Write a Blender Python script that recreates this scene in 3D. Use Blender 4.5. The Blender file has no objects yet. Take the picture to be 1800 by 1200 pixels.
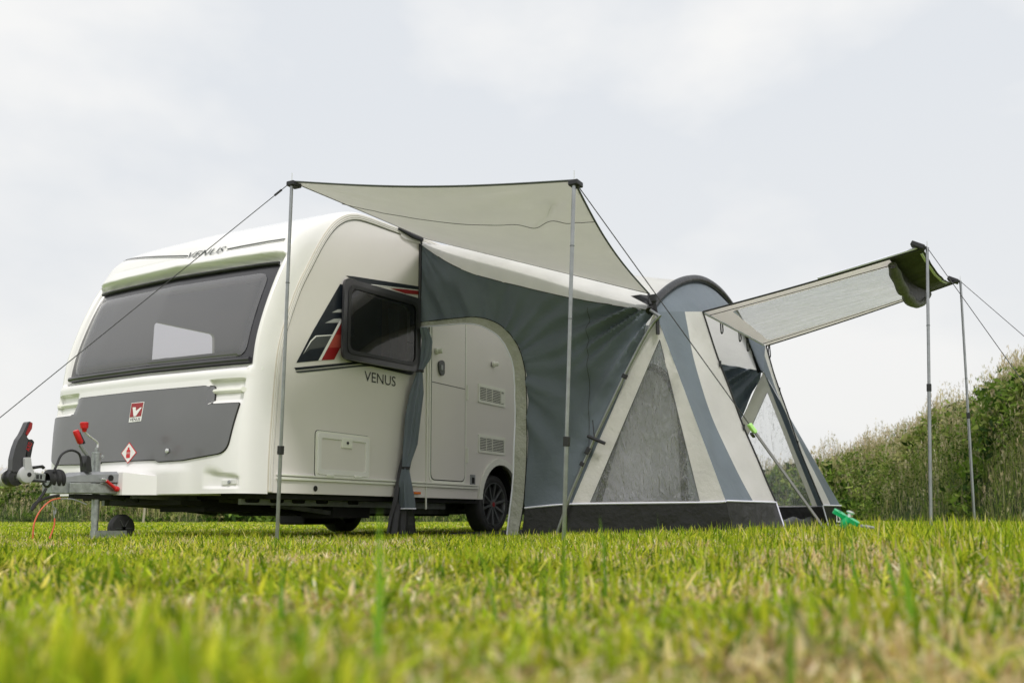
import bpy, bmesh, math, random
import numpy as np
from mathutils import Vector, Matrix, noise as mnoise
from mathutils.geometry import delaunay_2d_cdt
R = math.radians
random.seed(7); rng = np.random.default_rng(7)
scene = bpy.context.scene
COL = scene.collection

# ------------------------------------------------------------------ camera
# world axes: X runs back along the caravan, Y across it (caravan from 0 to 2.25,
# awning on the -Y side), Z up, metres
CAM = Vector((-4.9, -4.75, .18)); YAW = R(29.4); PITCH = R(5.5)
cd = bpy.data.cameras.new('camera'); cam = bpy.data.objects.new('camera', cd); COL.objects.link(cam)
cam.location = CAM; cam.rotation_euler = (R(90)+PITCH, 0, -(R(90)-YAW))
cd.sensor_width = 36; cd.lens = 32; cd.shift_y = .0856; cd.clip_start = .02; cd.clip_end = 3000
cd.dof.use_dof = True; cd.dof.focus_distance = 6.6; cd.dof.aperture_fstop = 2.9
scene.camera = cam

# ------------------------------------------------------------------ sky and sun
SUN_EL, SUN_AZ = R(52), R(232)      # azimuth the light comes from, anticlockwise from +X
w = bpy.data.worlds.new('World'); scene.world = w; w.use_nodes = True
nt = w.node_tree; N = nt.nodes; L = nt.links; N.clear()
out = N.new('ShaderNodeOutputWorld'); mix = N.new('ShaderNodeMixShader')
sky = N.new('ShaderNodeTexSky'); sky.sky_type = 'NISHITA'; sky.sun_disc = False
sky.sun_elevation = SUN_EL; sky.sun_rotation = R(90)-SUN_AZ; sky.dust_density = 3
b1 = N.new('ShaderNodeBackground'); b1.inputs[1].default_value = .1; L.new(sky.outputs[0], b1.inputs[0])
b2 = N.new('ShaderNodeBackground'); b2.inputs[1].default_value = 1.0
tc = N.new('ShaderNodeTexCoord'); mp = N.new('ShaderNodeMapping'); mp.inputs['Scale'].default_value = (1, 1, 1.9)
nz = N.new('ShaderNodeTexNoise'); nz.inputs['Scale'].default_value = 2.6; nz.inputs['Detail'].default_value = 5; nz.inputs['Roughness'].default_value = .5
L.new(tc.outputs['Generated'], mp.inputs[0]); L.new(mp.outputs[0], nz.inputs[0])
rp = N.new('ShaderNodeValToRGB'); rp.color_ramp.elements[0].position = .38; rp.color_ramp.elements[0].color = (.535, .555, .58, 1)
rp.color_ramp.elements[1].position = .56; rp.color_ramp.elements[1].color = (.65, .648, .64, 1)
vd = N.new('ShaderNodeVectorMath'); vd.operation = 'DOT_PRODUCT'; L.new(tc.outputs['Generated'], vd.inputs[0]); vd.inputs[1].default_value = (.72, .05, .69)
ma = N.new('ShaderNodeMapRange'); ma.inputs[1].default_value = .70; ma.inputs[2].default_value = .93; ma.inputs[3].default_value = .07; ma.inputs[4].default_value = -.10; L.new(vd.outputs['Value'], ma.inputs[0])
ad = N.new('ShaderNodeMath'); ad.operation = 'ADD'; L.new(nz.outputs[0], ad.inputs[0]); L.new(ma.outputs[0], ad.inputs[1]); L.new(ad.outputs[0], rp.inputs[0])
sx = N.new('ShaderNodeSeparateXYZ'); L.new(tc.outputs['Generated'], sx.inputs[0])
mr = N.new('ShaderNodeMapRange'); mr.inputs[1].default_value = 0; mr.inputs[2].default_value = .42; mr.inputs[3].default_value = .82; mr.inputs[4].default_value = 0
L.new(sx.outputs['Z'], mr.inputs[0])
mc = N.new('ShaderNodeMix'); mc.data_type = 'RGBA'; L.new(mr.outputs[0], mc.inputs['Factor'])
L.new(rp.outputs[0], mc.inputs['A']); mc.inputs['B'].default_value = (.60, .597, .585, 1)
L.new(mc.outputs['Result'], b2.inputs[0])
mix.inputs[0].default_value = .96; L.new(b1.outputs[0], mix.inputs[1]); L.new(b2.outputs[0], mix.inputs[2]); L.new(mix.outputs[0], out.inputs[0])
sd = bpy.data.lights.new('sun', 'SUN'); sd.energy = 1.5; sd.angle = R(10); sd.color = (1, .97, .93)
so = bpy.data.objects.new('sun', sd); COL.objects.link(so)
dv = Vector((math.cos(SUN_EL)*math.cos(SUN_AZ), math.cos(SUN_EL)*math.sin(SUN_AZ), math.sin(SUN_EL)))
so.rotation_euler = dv.to_track_quat('Z', 'Y').to_euler(); so.location = (0, 0, 12)
vs = scene.view_settings; vs.view_transform = 'Standard'; vs.look = 'None'; vs.exposure = .56; vs.gamma = 1; vs.use_curve_mapping = False
scene.cycles.max_bounces = 10; scene.cycles.transparent_max_bounces = 24

# ------------------------------------------------------------------ helpers: survey
FPX = 1600.
CY0 = 908-FPX*math.tan(PITCH)
FW = (math.cos(YAW), math.sin(YAW)); RT = (math.sin(YAW), -math.cos(YAW))
def ray(px, py):
    u = (px-900)/FPX; v = -(py-CY0)/FPX
    fh = math.cos(PITCH)-v*math.sin(PITCH); z = math.sin(PITCH)+v*math.cos(PITCH)
    return Vector((FW[0]*fh+RT[0]*u, FW[1]*fh+RT[1]*u, z))
def hit(px, py, p0, n):
    d = ray(px, py); n = Vector(n); return CAM+d*((Vector(p0)-CAM).dot(n)/d.dot(n))
def onY(px, py, y=0.):                   # point of a wall that runs along the caravan -> (x, z)
    p = hit(px, py, (0, y, 0), (0, 1, 0)); return (p.x, p.z)
def onX(px, py, x=1.8):                  # point of a wall that runs across -> (y, z)
    p = hit(px, py, (x, 0, 0), (1, 0, 0)); return (p.y, p.z)
def camxy(xr, d): return (CAM.x+FW[0]*d+RT[0]*xr, CAM.y+FW[1]*d+RT[1]*xr)
def sst(a, b, x):
    t = np.clip((x-a)/(b-a), 0, 1); return t*t*(3-2*t)
def gz(x, y):                            # the lawn: flat, rising a little towards the right
    x = np.asarray(x, float); y = np.asarray(y, float)
    dx = x-CAM.x; dy = y-CAM.y; d = dx*FW[0]+dy*FW[1]; xr = dx*RT[0]+dy*RT[1]
    dd = np.maximum(d, .3)
    g = .07*sst(-.12, .48, xr/dd)*sst(1.6, 4.6, d)
    return g+.006*np.sin(x*2.1+1)*np.sin(y*1.7)*sst(.5, 2., d)

# ------------------------------------------------------------------ helpers: objects
PW = {}
def tag(o, label=None, cat=None, group=None, kind=None):
    if label: o['label'] = label
    if cat: o['category'] = cat
    if group: o['group'] = group
    if kind: o['kind'] = kind
    return o
def put(o, parent):
    COL.objects.link(o); PW[o.name] = Vector(o.location)
    if parent is not None:
        o.parent = parent; o.matrix_parent_inverse = Matrix.Translation(-PW[parent.name])
    return o
def empty(name, loc, label, cat, group=None):
    o = bpy.data.objects.new(name, None); o.location = loc; o.empty_display_size = .2
    put(o, None); return tag(o, label, cat, group)
def mesh(name, V, F, mat, parent=None, smooth=False, mats=None, midx=None):
    m = bpy.data.meshes.new(name); m.from_pydata([tuple(v) for v in V], [], [tuple(f) for f in F])
    for q in (mats or [mat]): m.materials.append(q)
    if midx is not None: m.polygons.foreach_set('material_index', midx)
    if smooth: m.polygons.foreach_set('use_smooth', [True]*len(m.polygons))
    m.update()
    return put(bpy.data.objects.new(name, m), parent)
def big(name, V, F, mat, col=None, smooth=False):
    """numpy mesh: F is (n,3) or (n,4), -1 pads triangles"""
    m = bpy.data.meshes.new(name); V = np.asarray(V, np.float32)
    m.vertices.add(len(V)); m.vertices.foreach_set('co', V.ravel())
    F = np.asarray(F, np.int32); k = F.shape[1]
    m.loops.add(F.size); m.loops.foreach_set('vertex_index', F.ravel())
    m.polygons.add(len(F)); m.polygons.foreach_set('loop_start', np.arange(len(F), dtype=np.int32)*k)
    m.polygons.foreach_set('loop_total', np.full(len(F), k, np.int32))
    if smooth: m.polygons.foreach_set('use_smooth', np.ones(len(F), bool))
    m.materials.append(mat); m.update(calc_edges=True)
    if col is not None:
        a = m.color_attributes.new('Col', 'FLOAT_COLOR', 'POINT')
        c = np.ones((len(V), 4), np.float32); c[:, :3] = col; a.data.foreach_set('color', c.ravel())
    o = bpy.data.objects.new(name, m); COL.objects.link(o); PW[o.name] = Vector((0, 0, 0)); return o

class MB:
    def __init__(s): s.V = []; s.F = []
    def add(s, V, F):
        n = len(s.V); s.V += [Vector(v) for v in V]; s.F += [tuple(i+n for i in f) for f in F]; return s
    def box(s, c, d, rot=None, bev=.0):
        c = Vector(c); hx, hy, hz = [q/2 for q in d]
        if bev <= 0:
            P = [Vector((x, y, z)) for x in (-hx, hx) for y in (-hy, hy) for z in (-hz, hz)]
            Fc = [(0, 1, 3, 2), (4, 6, 7, 5), (0, 4, 5, 1), (2, 3, 7, 6), (0, 2, 6, 4), (1, 5, 7, 3)]
        else:
            bm = bmesh.new(); bmesh.ops.create_cube(bm, size=1)
            for v in bm.verts: v.co = Vector((v.co.x*2*hx, v.co.y*2*hy, v.co.z*2*hz))
            bmesh.ops.bevel(bm, geom=bm.edges[:], offset=bev, segments=2, affect='EDGES', profile=.6)
            bm.verts.ensure_lookup_table(); bm.verts.index_update()
            P = [v.co.copy() for v in bm.verts]; Fc = [tuple(v.index for v in f.verts) for f in bm.faces]; bm.free()
        if rot is not None: P = [rot @ p for p in P]
        return s.add([c+p for p in P], Fc)
    def bar(s, p, q, w, h, up=(0, 0, 1), bev=0):
        p = Vector(p); q = Vector(q); d = q-p; l = d.length; d.normalize(); u = Vector(up)
        sd = d.cross(u).normalized(); u = sd.cross(d)
        return s.box((p+q)/2, (l, w, h), Matrix((d, sd, u)).transposed(), bev)
    def tube(s, pts, r, n=8, cap=True):
        pts = [Vector(p) for p in pts]; m = len(pts)
        rs = r if isinstance(r, (list, tuple)) else [r]*m
        prev = None; V = []; Fc = []
        for i, p in enumerate(pts):
            d = (pts[min(i+1, m-1)]-pts[max(i-1, 0)]).normalized()
            if prev is None:
                a = Vector((0, 0, 1)) if abs(d.z) < .9 else Vector((1, 0, 0)); u = d.cross(a).normalized()
            else: u = (prev-d*prev.dot(d)).normalized()
            prev = u; v = d.cross(u)
            for k in range(n):
                a = 2*math.pi*k/n; V.append(p+(u*math.cos(a)+v*math.sin(a))*rs[i])
        for i in range(m-1):
            for k in range(n):
                k2 = (k+1) % n; Fc.append((i*n+k, i*n+k2, (i+1)*n+k2, (i+1)*n+k))
        if cap: Fc += [tuple(range(n-1, -1, -1)), tuple((m-1)*n+k for k in range(n))]
        return s.add(V, Fc)
    def lathe(s, prof, o, axis, n=32):
        """prof: (distance along the axis, radius)"""
        o = Vector(o); ax = Vector(axis).normalized(); a = Vector((0, 0, 1)) if abs(ax.z) < .9 else Vector((1, 0, 0))
        u = ax.cross(a).normalized(); v = ax.cross(u); V = []; Fc = []
        for h, r in prof:
            for k in range(n):
                t = 2*math.pi*k/n; V.append(o+ax*h+(u*math.cos(t)+v*math.sin(t))*max(r, 1e-4))
        for i in range(len(prof)-1):
            for k in range(n):
                k2 = (k+1) % n; Fc.append((i*n+k, i*n+k2, (i+1)*n+k2, (i+1)*n+k))
        return s.add(V, Fc)
    def prism(s, poly, d):
        n = len(poly); P = [Vector(p) for p in poly]; d = Vector(d)
        V = P+[p+d for p in P]; Fc = [tuple(range(n)), tuple(range(2*n-1, n-1, -1))]
        Fc += [(i, (i+1) % n, (i+1) % n+n, i+n) for i in range(n)]
        return s.add(V, Fc)
    def build(s, name, mat, parent=None, smooth=False):
        o = mesh(name, s.V, s.F, mat, parent, smooth)
        if smooth:
            bm = bmesh.new(); bm.from_mesh(o.data); bmesh.ops.recalc_face_normals(bm, faces=bm.faces[:])
            for e in bm.edges:
                if len(e.link_faces) == 2 and e.calc_face_angle(0) > .7: e.smooth = False
            bm.to_mesh(o.data); bm.free()
        return o

def spline(P, k=8):
    P = [Vector(p) for p in P]; out = []
    for i in range(len(P)-1):
        a, b, c, d = P[max(i-1, 0)], P[i], P[i+1], P[min(i+2, len(P)-1)]
        for j in range(k):
            t = j/k; out.append(.5*((2*b)+(c-a)*t+(2*a-5*b+4*c-d)*t*t+(3*b-a-3*c+d)*t**3))
    out.append(P[-1]); return out
def rounded(poly, r, n=6):
    out = []; m = len(poly)
    for i in range(m):
        p = Vector(poly[i]); a = Vector(poly[i-1])-p; b = Vector(poly[(i+1) % m])-p
        rr = r[i] if isinstance(r, (list, tuple)) else r
        rr = min(rr, a.length*.48, b.length*.48)
        if rr < 1e-4: out.append(tuple(p)); continue
        A = p+a.normalized()*rr; B = p+b.normalized()*rr
        for k in range(n+1):
            t = k/n; out.append(tuple(A*(1-t)**2+p*2*t*(1-t)+B*t*t))
    return out
def inside(poly, x, y):
    poly = np.asarray(poly); x = np.asarray(x); y = np.asarray(y); r = np.zeros(x.shape, bool); n = len(poly); j = n-1
    for i in range(n):
        xi, yi = poly[i]; xj, yj = poly[j]
        c = ((yi > y) != (yj > y)) & (x < (xj-xi)*(y-yi)/((yj-yi) if yj != yi else 1e-12)+xi)
        r ^= c; j = i
    return r
def resample(poly, h):
    out = []; n = len(poly)
    for i in range(n):
        a = Vector(poly[i]); b = Vector(poly[(i+1) % n]); k = max(1, int((b-a).length/h+.5))
        for j in range(k): out.append(tuple(a+(b-a)*j/k))
    return out
def cdt(poly, holes=(), h=.1):
    loops = [resample(poly, h)]+[resample(q, h) for q in holes]
    pts = []; edges = []
    for lp in loops:
        n0 = len(pts); pts += [Vector(p) for p in lp]; edges += [(n0+i, n0+(i+1) % len(lp)) for i in range(len(lp))]
    P = np.array([tuple(p) for p in loops[0]]); lo = P.min(0); hi = P.max(0)
    gx = np.arange(lo[0]+h*.5, hi[0], h); gy = np.arange(lo[1]+h*.5, hi[1], h*.866)
    X, Y = np.meshgrid(gx, gy); X = X+(np.arange(len(gy)) % 2)[:, None]*h*.5
    X = X.ravel(); Y = Y.ravel(); ok = inside(poly, X, Y)
    for q in holes: ok &= ~inside(q, X, Y)
    A = np.array([tuple(p) for lp in loops for p in lp]); X = X[ok]; Y = Y[ok]
    if len(X):
        keep = np.ones(len(X), bool)
        for a in A: keep &= (X-a[0])**2+(Y-a[1])**2 > (h*.45)**2
        pts += [Vector((x, y)) for x, y in zip(X[keep], Y[keep])]
    V, E, Fc, *_ = delaunay_2d_cdt(pts, edges, [], 0, 1e-6)
    C = np.array([(sum(V[i].x for i in f)/3, sum(V[i].y for i in f)/3) for f in Fc])
    ok = inside(poly, C[:, 0], C[:, 1])
    for q in holes: ok &= ~inside(q, C[:, 0], C[:, 1])
    return [(v.x, v.y) for v in V], [f for f, o in zip(Fc, ok) if o]
def sheet(name, poly, mapf, mat, parent, off=0., thick=.003, h=.1, holes=(), smooth=True):
    """flat outline laid on a surface: mapf(u, v, off) -> point; sides go back by thick"""
    V2, F2 = cdt(poly, holes, h)
    V = [mapf(u, v, off) for u, v in V2]; F = [tuple(f) for f in F2]; n = len(V)
    if thick:
        V += [mapf(u, v, off-thick) for u, v in V2]; F += [tuple(i+n for i in reversed(f)) for f in F2]
        ed = {}
        for f in F2:
            for i in range(3):
                a, b = f[i], f[(i+1) % 3]; ed[(a, b)] = 1
        for (a, b) in ed:
            if (b, a) not in ed: F.append((b, a, a+n, b+n))
    o = mesh(name, V, F, mat, parent, smooth)
    if smooth:
        bm = bmesh.new(); bm.from_mesh(o.data); bmesh.ops.recalc_face_normals(bm, faces=bm.faces[:])
        for e in bm.edges:
            if len(e.link_faces) == 2 and e.calc_face_angle(0) > .7: e.smooth = False
        bm.to_mesh(o.data); bm.free()
    return o
def sidemap(y0, sgn=-1):                 # a wall along X at y0; off goes outwards
    return lambda u, v, off=0.: Vector((u, y0+sgn*off, v))
def text_mesh(txt, size, shear=0., bold=0., width=None, height=None):
    cu = bpy.data.curves.new('lettering', 'FONT'); cu.body = txt; cu.size = size; cu.shear = shear; cu.offset = bold; cu.resolution_u = 4
    o = bpy.data.objects.new('lettering_tmp', cu); COL.objects.link(o)
    dg = bpy.context.evaluated_depsgraph_get(); me = bpy.data.meshes.new_from_object(o.evaluated_get(dg))
    bm = bmesh.new(); bm.from_mesh(me)
    for _ in range(3):
        bmesh.ops.triangulate(bm, faces=bm.faces[:]); ee = [e for e in bm.edges if e.calc_length() > .018]
        if ee: bmesh.ops.subdivide_edges(bm, edges=ee, cuts=1)
    bmesh.ops.triangulate(bm, faces=bm.faces[:]); bm.to_mesh(me); bm.free()
    V = [(v.co.x, v.co.y) for v in me.vertices]; F = [tuple(p.vertices) for p in me.polygons]
    bpy.data.objects.remove(o); bpy.data.curves.remove(cu); bpy.data.meshes.remove(me)
    xs = [v[0] for v in V]; ys = [v[1] for v in V]; x0, x1, y0, y1 = min(xs), max(xs), min(ys), max(ys)
    sx_ = (width/(x1-x0)) if width else 1; sy_ = (height/(y1-y0)) if height else 1
    return [((x-x0)*sx_, (y-y0)*sy_) for x, y in V], F
def lettering(txt, f, mat, parent, name='lettering', **k):
    V, F = text_mesh(txt, .1, **k); return mesh(name, [f(x, y) for x, y in V], F, mat, parent)

# ------------------------------------------------------------------ helpers: materials
def newmat(name):
    m = bpy.data.materials.new(name); m.use_nodes = True; t = m.node_tree; b = t.nodes['Principled BSDF']; return m, t, b
def setp(b, **k):
    for n, v in k.items():
        b.inputs[n].default_value = v
def noise_node(t, scale, detail=3, rough=.5, coord='Object', sc=None):
    tc = t.nodes.new('ShaderNodeTexCoord'); n = t.nodes.new('ShaderNodeTexNoise'); n.inputs['Scale'].default_value = scale
    n.inputs['Detail'].default_value = detail; n.inputs['Roughness'].default_value = rough
    if sc:
        mp = t.nodes.new('ShaderNodeMapping'); mp.inputs['Scale'].default_value = sc
        t.links.new(tc.outputs[coord], mp.inputs[0]); t.links.new(mp.outputs[0], n.inputs['Vector'])
    else: t.links.new(tc.outputs[coord], n.inputs['Vector'])
    return n
def ramp(t, src, stops):
    r = t.nodes.new('ShaderNodeValToRGB'); e = r.color_ramp.elements
    while len(e) < len(stops): e.new(.5)
    for i, (p, c) in enumerate(stops): e[i].position = p; e[i].color = (*c, 1)
    t.links.new(src, r.inputs[0]); return r
def plain(name, c, rough=.5, metal=0., var=.12, scale=6, bump=0., bscale=40, coat=0., spec=.5):
    m, t, b = newmat(name); setp(b, Roughness=rough, Metallic=metal)
    b.inputs['Specular IOR Level'].default_value = spec
    b.inputs['Coat Weight'].default_value = coat; b.inputs['Coat Roughness'].default_value = .08
    n = noise_node(t, scale, 5, .6)
    r = ramp(t, n.outputs[0], [(.3, tuple(x*(1-var) for x in c)), (.7, tuple(min(1, x*(1+var)) for x in c))])
    t.links.new(r.outputs[0], b.inputs['Base Color'])
    if bump:
        n2 = noise_node(t, bscale, 4); bp = t.nodes.new('ShaderNodeBump'); bp.inputs['Strength'].default_value = bump; bp.inputs['Distance'].default_value = .01
        t.links.new(n2.outputs[0], bp.inputs['Height']); t.links.new(bp.outputs[0], b.inputs['Normal'])
    return m
def fabric(name, c, trans=.25, rough=.6, bump=.35, bsc=7, tcol=None, spec=.35, sc=None):
    m, t, b = newmat(name); setp(b, Roughness=rough); b.inputs['Specular IOR Level'].default_value = spec
    b.inputs['Sheen Weight'].default_value = .1 if sum(c) > .3 else 0
    n = noise_node(t, 3, 4); r = ramp(t, n.outputs[0], [(.3, tuple(x*.9 for x in c)), (.7, tuple(min(1, x*1.08) for x in c))])
    t.links.new(r.outputs[0], b.inputs['Base Color'])
    n1 = noise_node(t, bsc, 6, .55, sc=sc); n2 = noise_node(t, bsc*6, 3, .6)
    ad = t.nodes.new('ShaderNodeMath'); ad.operation = 'MULTIPLY_ADD'; ad.inputs[1].default_value = .16
    t.links.new(n2.outputs[0], ad.inputs[0]); t.links.new(n1.outputs[0], ad.inputs[2])
    bp = t.nodes.new('ShaderNodeBump'); bp.inputs['Strength'].default_value = bump; bp.inputs['Distance'].default_value = .05
    t.links.new(ad.outputs[0], bp.inputs['Height']); t.links.new(bp.outputs[0], b.inputs['Normal'])
    tr = t.nodes.new('ShaderNodeBsdfTranslucent'); tr.inputs[0].default_value = (*(tcol or c), 1); t.links.new(bp.outputs[0], tr.inputs['Normal'])
    mx = t.nodes.new('ShaderNodeMixShader'); mx.inputs[0].default_value = trans
    o = t.nodes['Material Output']; t.links.new(b.outputs[0], mx.inputs[1]); t.links.new(tr.outputs[0], mx.inputs[2]); t.links.new(mx.outputs[0], o.inputs[0])
    return m
def film(name, tint, amount, milk=(.75, .76, .76), bump=.6, bsc=9, rough=.12, milkamt=.35, sc=None, fres=1.):
    """clear plastic window film: see-through, glossy crinkles, a little milky"""
    m, t, b = newmat(name); t.nodes.remove(b); o = t.nodes['Material Output']
    n1 = noise_node(t, bsc, 5, .6, sc=sc); rid = t.nodes.new('ShaderNodeMath'); rid.operation = 'PINGPONG'; rid.inputs[1].default_value = .12
    t.links.new(n1.outputs[0], rid.inputs[0])
    bp = t.nodes.new('ShaderNodeBump'); bp.inputs['Strength'].default_value = bump; bp.inputs['Distance'].default_value = .05; t.links.new(rid.outputs[0], bp.inputs['Height'])
    tr = t.nodes.new('ShaderNodeBsdfTransparent'); tr.inputs[0].default_value = (*tint, 1)
    gl = t.nodes.new('ShaderNodeBsdfGlossy'); gl.inputs['Roughness'].default_value = rough; gl.inputs['Color'].default_value = (.9, .9, .9, 1); t.links.new(bp.outputs[0], gl.inputs['Normal'])
    df = t.nodes.new('ShaderNodeBsdfDiffuse'); df.inputs[0].default_value = (*milk, 1); t.links.new(bp.outputs[0], df.inputs['Normal'])
    tl = t.nodes.new('ShaderNodeBsdfTranslucent'); tl.inputs[0].default_value = (*milk, 1); t.links.new(bp.outputs[0], tl.inputs['Normal'])
    m0 = t.nodes.new('ShaderNodeMixShader'); m0.inputs[0].default_value = .5; t.links.new(df.outputs[0], m0.inputs[1]); t.links.new(tl.outputs[0], m0.inputs[2])
    m1 = t.nodes.new('ShaderNodeMixShader'); m1.inputs[0].default_value = milkamt; t.links.new(tr.outputs[0], m1.inputs[1]); t.links.new(m0.outputs[0], m1.inputs[2])
    n5 = noise_node(t, bsc*.8, 5, .65, sc=sc); cr = t.nodes.new('ShaderNodeValToRGB'); e = cr.color_ramp.elements     # crease highlights painted in as thin milky lines
    e[0].position = .488; e[0].color = (0, 0, 0, 1); e[1].position = .5; e[1].color = (1, 1, 1, 1); e2 = e.new(.512); e2.color = (0, 0, 0, 1)
    t.links.new(n5.outputs[0], cr.inputs[0]); cm = t.nodes.new('ShaderNodeMath'); cm.operation = 'MULTIPLY_ADD'; cm.inputs[1].default_value = .42; cm.inputs[2].default_value = milkamt
    t.links.new(cr.outputs[0], cm.inputs[0]); t.links.new(cm.outputs[0], m1.inputs[0])
    fr = t.nodes.new('ShaderNodeFresnel'); fr.inputs['IOR'].default_value = 1.45; t.links.new(bp.outputs[0], fr.inputs['Normal'])
    mu = t.nodes.new('ShaderNodeMath'); mu.operation = 'MULTIPLY_ADD'; mu.inputs[1].default_value = fres; mu.inputs[2].default_value = amount; mu.use_clamp = True; t.links.new(fr.outputs[0], mu.inputs[0])
    m2 = t.nodes.new('ShaderNodeMixShader'); t.links.new(mu.outputs[0], m2.inputs[0]); t.links.new(m1.outputs[0], m2.inputs[1]); t.links.new(gl.outputs[0], m2.inputs[2])
    t.links.new(m2.outputs[0], o.inputs[0]); return m
def glass(name, tint, refl=.06, body=(.02, .02, .022), bodyamt=.3, rough=.03):
    m, t, b = newmat(name); o = t.nodes['Material Output']; setp(b, Roughness=.25); b.inputs['Base Color'].default_value = (*body, 1)
    tr = t.nodes.new('ShaderNodeBsdfTransparent'); tr.inputs[0].default_value = (*tint, 1)
    gl = t.nodes.new('ShaderNodeBsdfGlossy'); gl.inputs['Roughness'].default_value = rough
    m1 = t.nodes.new('ShaderNodeMixShader'); m1.inputs[0].default_value = bodyamt; t.links.new(tr.outputs[0], m1.inputs[1]); t.links.new(b.outputs[0], m1.inputs[2])
    fr = t.nodes.new('ShaderNodeFresnel'); fr.inputs['IOR'].default_value = 1.5
    mu = t.nodes.new('ShaderNodeMath'); mu.operation = 'ADD'; mu.inputs[1].default_value = refl; mu.use_clamp = True; t.links.new(fr.outputs[0], mu.inputs[0])
    m2 = t.nodes.new('ShaderNodeMixShader'); t.links.new(mu.outputs[0], m2.inputs[0]); t.links.new(m1.outputs[0], m2.inputs[1]); t.links.new(gl.outputs[0], m2.inputs[2])
    t.links.new(m2.outputs[0], o.inputs[0]); return m
def leafmat(name, trans=.4, rough=.55):
    m, t, b = newmat(name); a = t.nodes.new('ShaderNodeVertexColor'); a.layer_name = 'Col'; setp(b, Roughness=rough); b.inputs['Specular IOR Level'].default_value = .12
    t.links.new(a.outputs[0], b.inputs['Base Color']); tr = t.nodes.new('ShaderNodeBsdfTranslucent'); t.links.new(a.outputs[0], tr.inputs[0])
    mx = t.nodes.new('ShaderNodeMixShader'); mx.inputs[0].default_value = trans; o = t.nodes['Material Output']
    t.links.new(b.outputs[0], mx.inputs[1]); t.links.new(tr.outputs[0], mx.inputs[2]); t.links.new(mx.outputs[0], o.inputs[0]); return m

M = dict(
    shell=plain('white_moulding', (.83, .815, .81), .22, var=.02, scale=2, coat=.5),
    panel=plain('cream_side_panel', (.74, .705, .685), .38, var=.02, scale=1.5, coat=.2),
    rail=plain('white_plastic', (.78, .78, .72), .35, var=.03),
    trim=plain('beige_edge_trim', (.60, .56, .49), .4, var=.05),
    grey=plain('grey_locker_paint', (.135, .135, .142), .25, var=.04, scale=2, coat=.4),
    black=plain('black_plastic', (.018, .018, .02), .42, var=.2),
    gap=plain('dark_gap', (.012, .012, .012), .8),
    frame=plain('window_seal', (.035, .034, .04), .3, var=.1, coat=.3),
    red=plain('red_plastic', (.55, .015, .02), .35, var=.08), redpaint=plain('red_decal', (.30, .018, .02), .3, var=.05),
    redsoft=plain('soft_red_decal', (.42, .08, .06), .3, var=.08), greyd=plain('dark_grey_decal', (.07, .075, .075), .3, var=.15),
    silver=plain('silver_decal', (.35, .36, .35), .35, var=.1), inkblue=plain('dark_blue_decal', (.012, .016, .022), .3, var=.2),
    white=plain('white_print', (.8, .8, .78), .4, var=.02),
    galv=plain('galvanised_steel', (.36, .38, .38), .42, .75, var=.28, scale=28, bump=.15, bscale=60),
    rust=plain('dull_chassis_steel', (.10, .105, .095), .6, .4, var=.4, scale=12),
    castg=plain('grey_casting', (.30, .31, .33), .4, .3, var=.12, scale=15),
    lgrey=plain('light_grey_plastic', (.45, .45, .47), .4, var=.06),
    rubber=plain('rubber', (.02, .02, .021), .6, var=.25, bump=.2), chrome=plain('bright_steel', (.70, .71, .72), .35, .6, var=.05),
    alloy=plain('dark_alloy', (.16, .165, .17), .28, .6, var=.1), pole=plain('steel_tube', (.34, .35, .37), .33, .85, var=.15, scale=14),
    amber=plain('amber_lens', (.75, .16, .01), .2), lens=plain('clear_lens', (.7, .7, .68), .15, coat=.6),
    lining=plain('shaded_lining', (.10, .09, .08), .7), curtain=fabric('curtain_cloth', (.30, .31, .27), .3, bsc=4),
    bag=plain('black_underfloor', (.012, .012, .012), .7, var=.3),
    cream=fabric('cream_polyester', (.88, .86, .845), .5, tcol=(.90, .88, .86), bump=.35, bsc=5),
    roofc=fabric('pale_roof_polyester', (.90, .89, .87), .42, bump=.3, bsc=4),
    tarp=fabric('grey_cream_canopy_cloth', (.72, .70, .69), .55, bump=.22, bsc=3.2, tcol=(.80, .79, .765)),
    blue=fabric('blue_grey_polyester', (.195, .230, .272), .36, rough=.55, bump=.28, bsc=6, spec=.25, tcol=(.30, .345, .40)),
    mud=fabric('black_mud_wall', (.010, .010, .011), .0, rough=.4, bump=.25, bsc=6, spec=.5),
    door=fabric('door_trim_cloth', (.50, .50, .455), .2, bump=.8, bsc=14),
    pipe=plain('reflective_piping', (.74, .74, .86), .35, var=.03),
    olive=fabric('olive_underside', (.022, .020, .020), .0, rough=.5, bump=.5, bsc=6, spec=.2),
    cancl=fabric('canopy_border_cloth', (.78, .75, .73), .62, bump=.3, bsc=5, tcol=(.88, .85, .83)),
    mesh=fabric('grey_fly_mesh', (.46, .45, .49), .15, bump=.15, bsc=10), web=plain('black_webbing', (.02, .02, .025), .6),
    film=film('window_film', (.93, .94, .95), .04, milkamt=.17, bump=.8, bsc=6.5, milk=(.70, .71, .74), sc=(1, 1.8, .6)),
    film2=film('canopy_film', (.88, .88, .87), .02, milk=(.74, .73, .72), milkamt=.13, fres=.45, bump=1.6, bsc=7, sc=(3.0, .55, 1)),
    fwin=glass('front_window_acrylic', (.66, .65, .68), .05, body=(.235, .23, .25), bodyamt=.36),
    swin=glass('side_window_acrylic', (.35, .35, .35), .0, body=(.012, .012, .012), bodyamt=.3),
    lime=plain('lime_plastic', (.45, .8, .25), .35), cord=plain('dark_guy_cord', (.05, .05, .055), .6), strap=plain('grey_strap', (.16, .16, .155), .6),
    peg=plain('green_plastic', (.0, .42, .14), .3, var=.08), orange=plain('orange_cable', (.62, .12, .05), .4),
)

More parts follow.
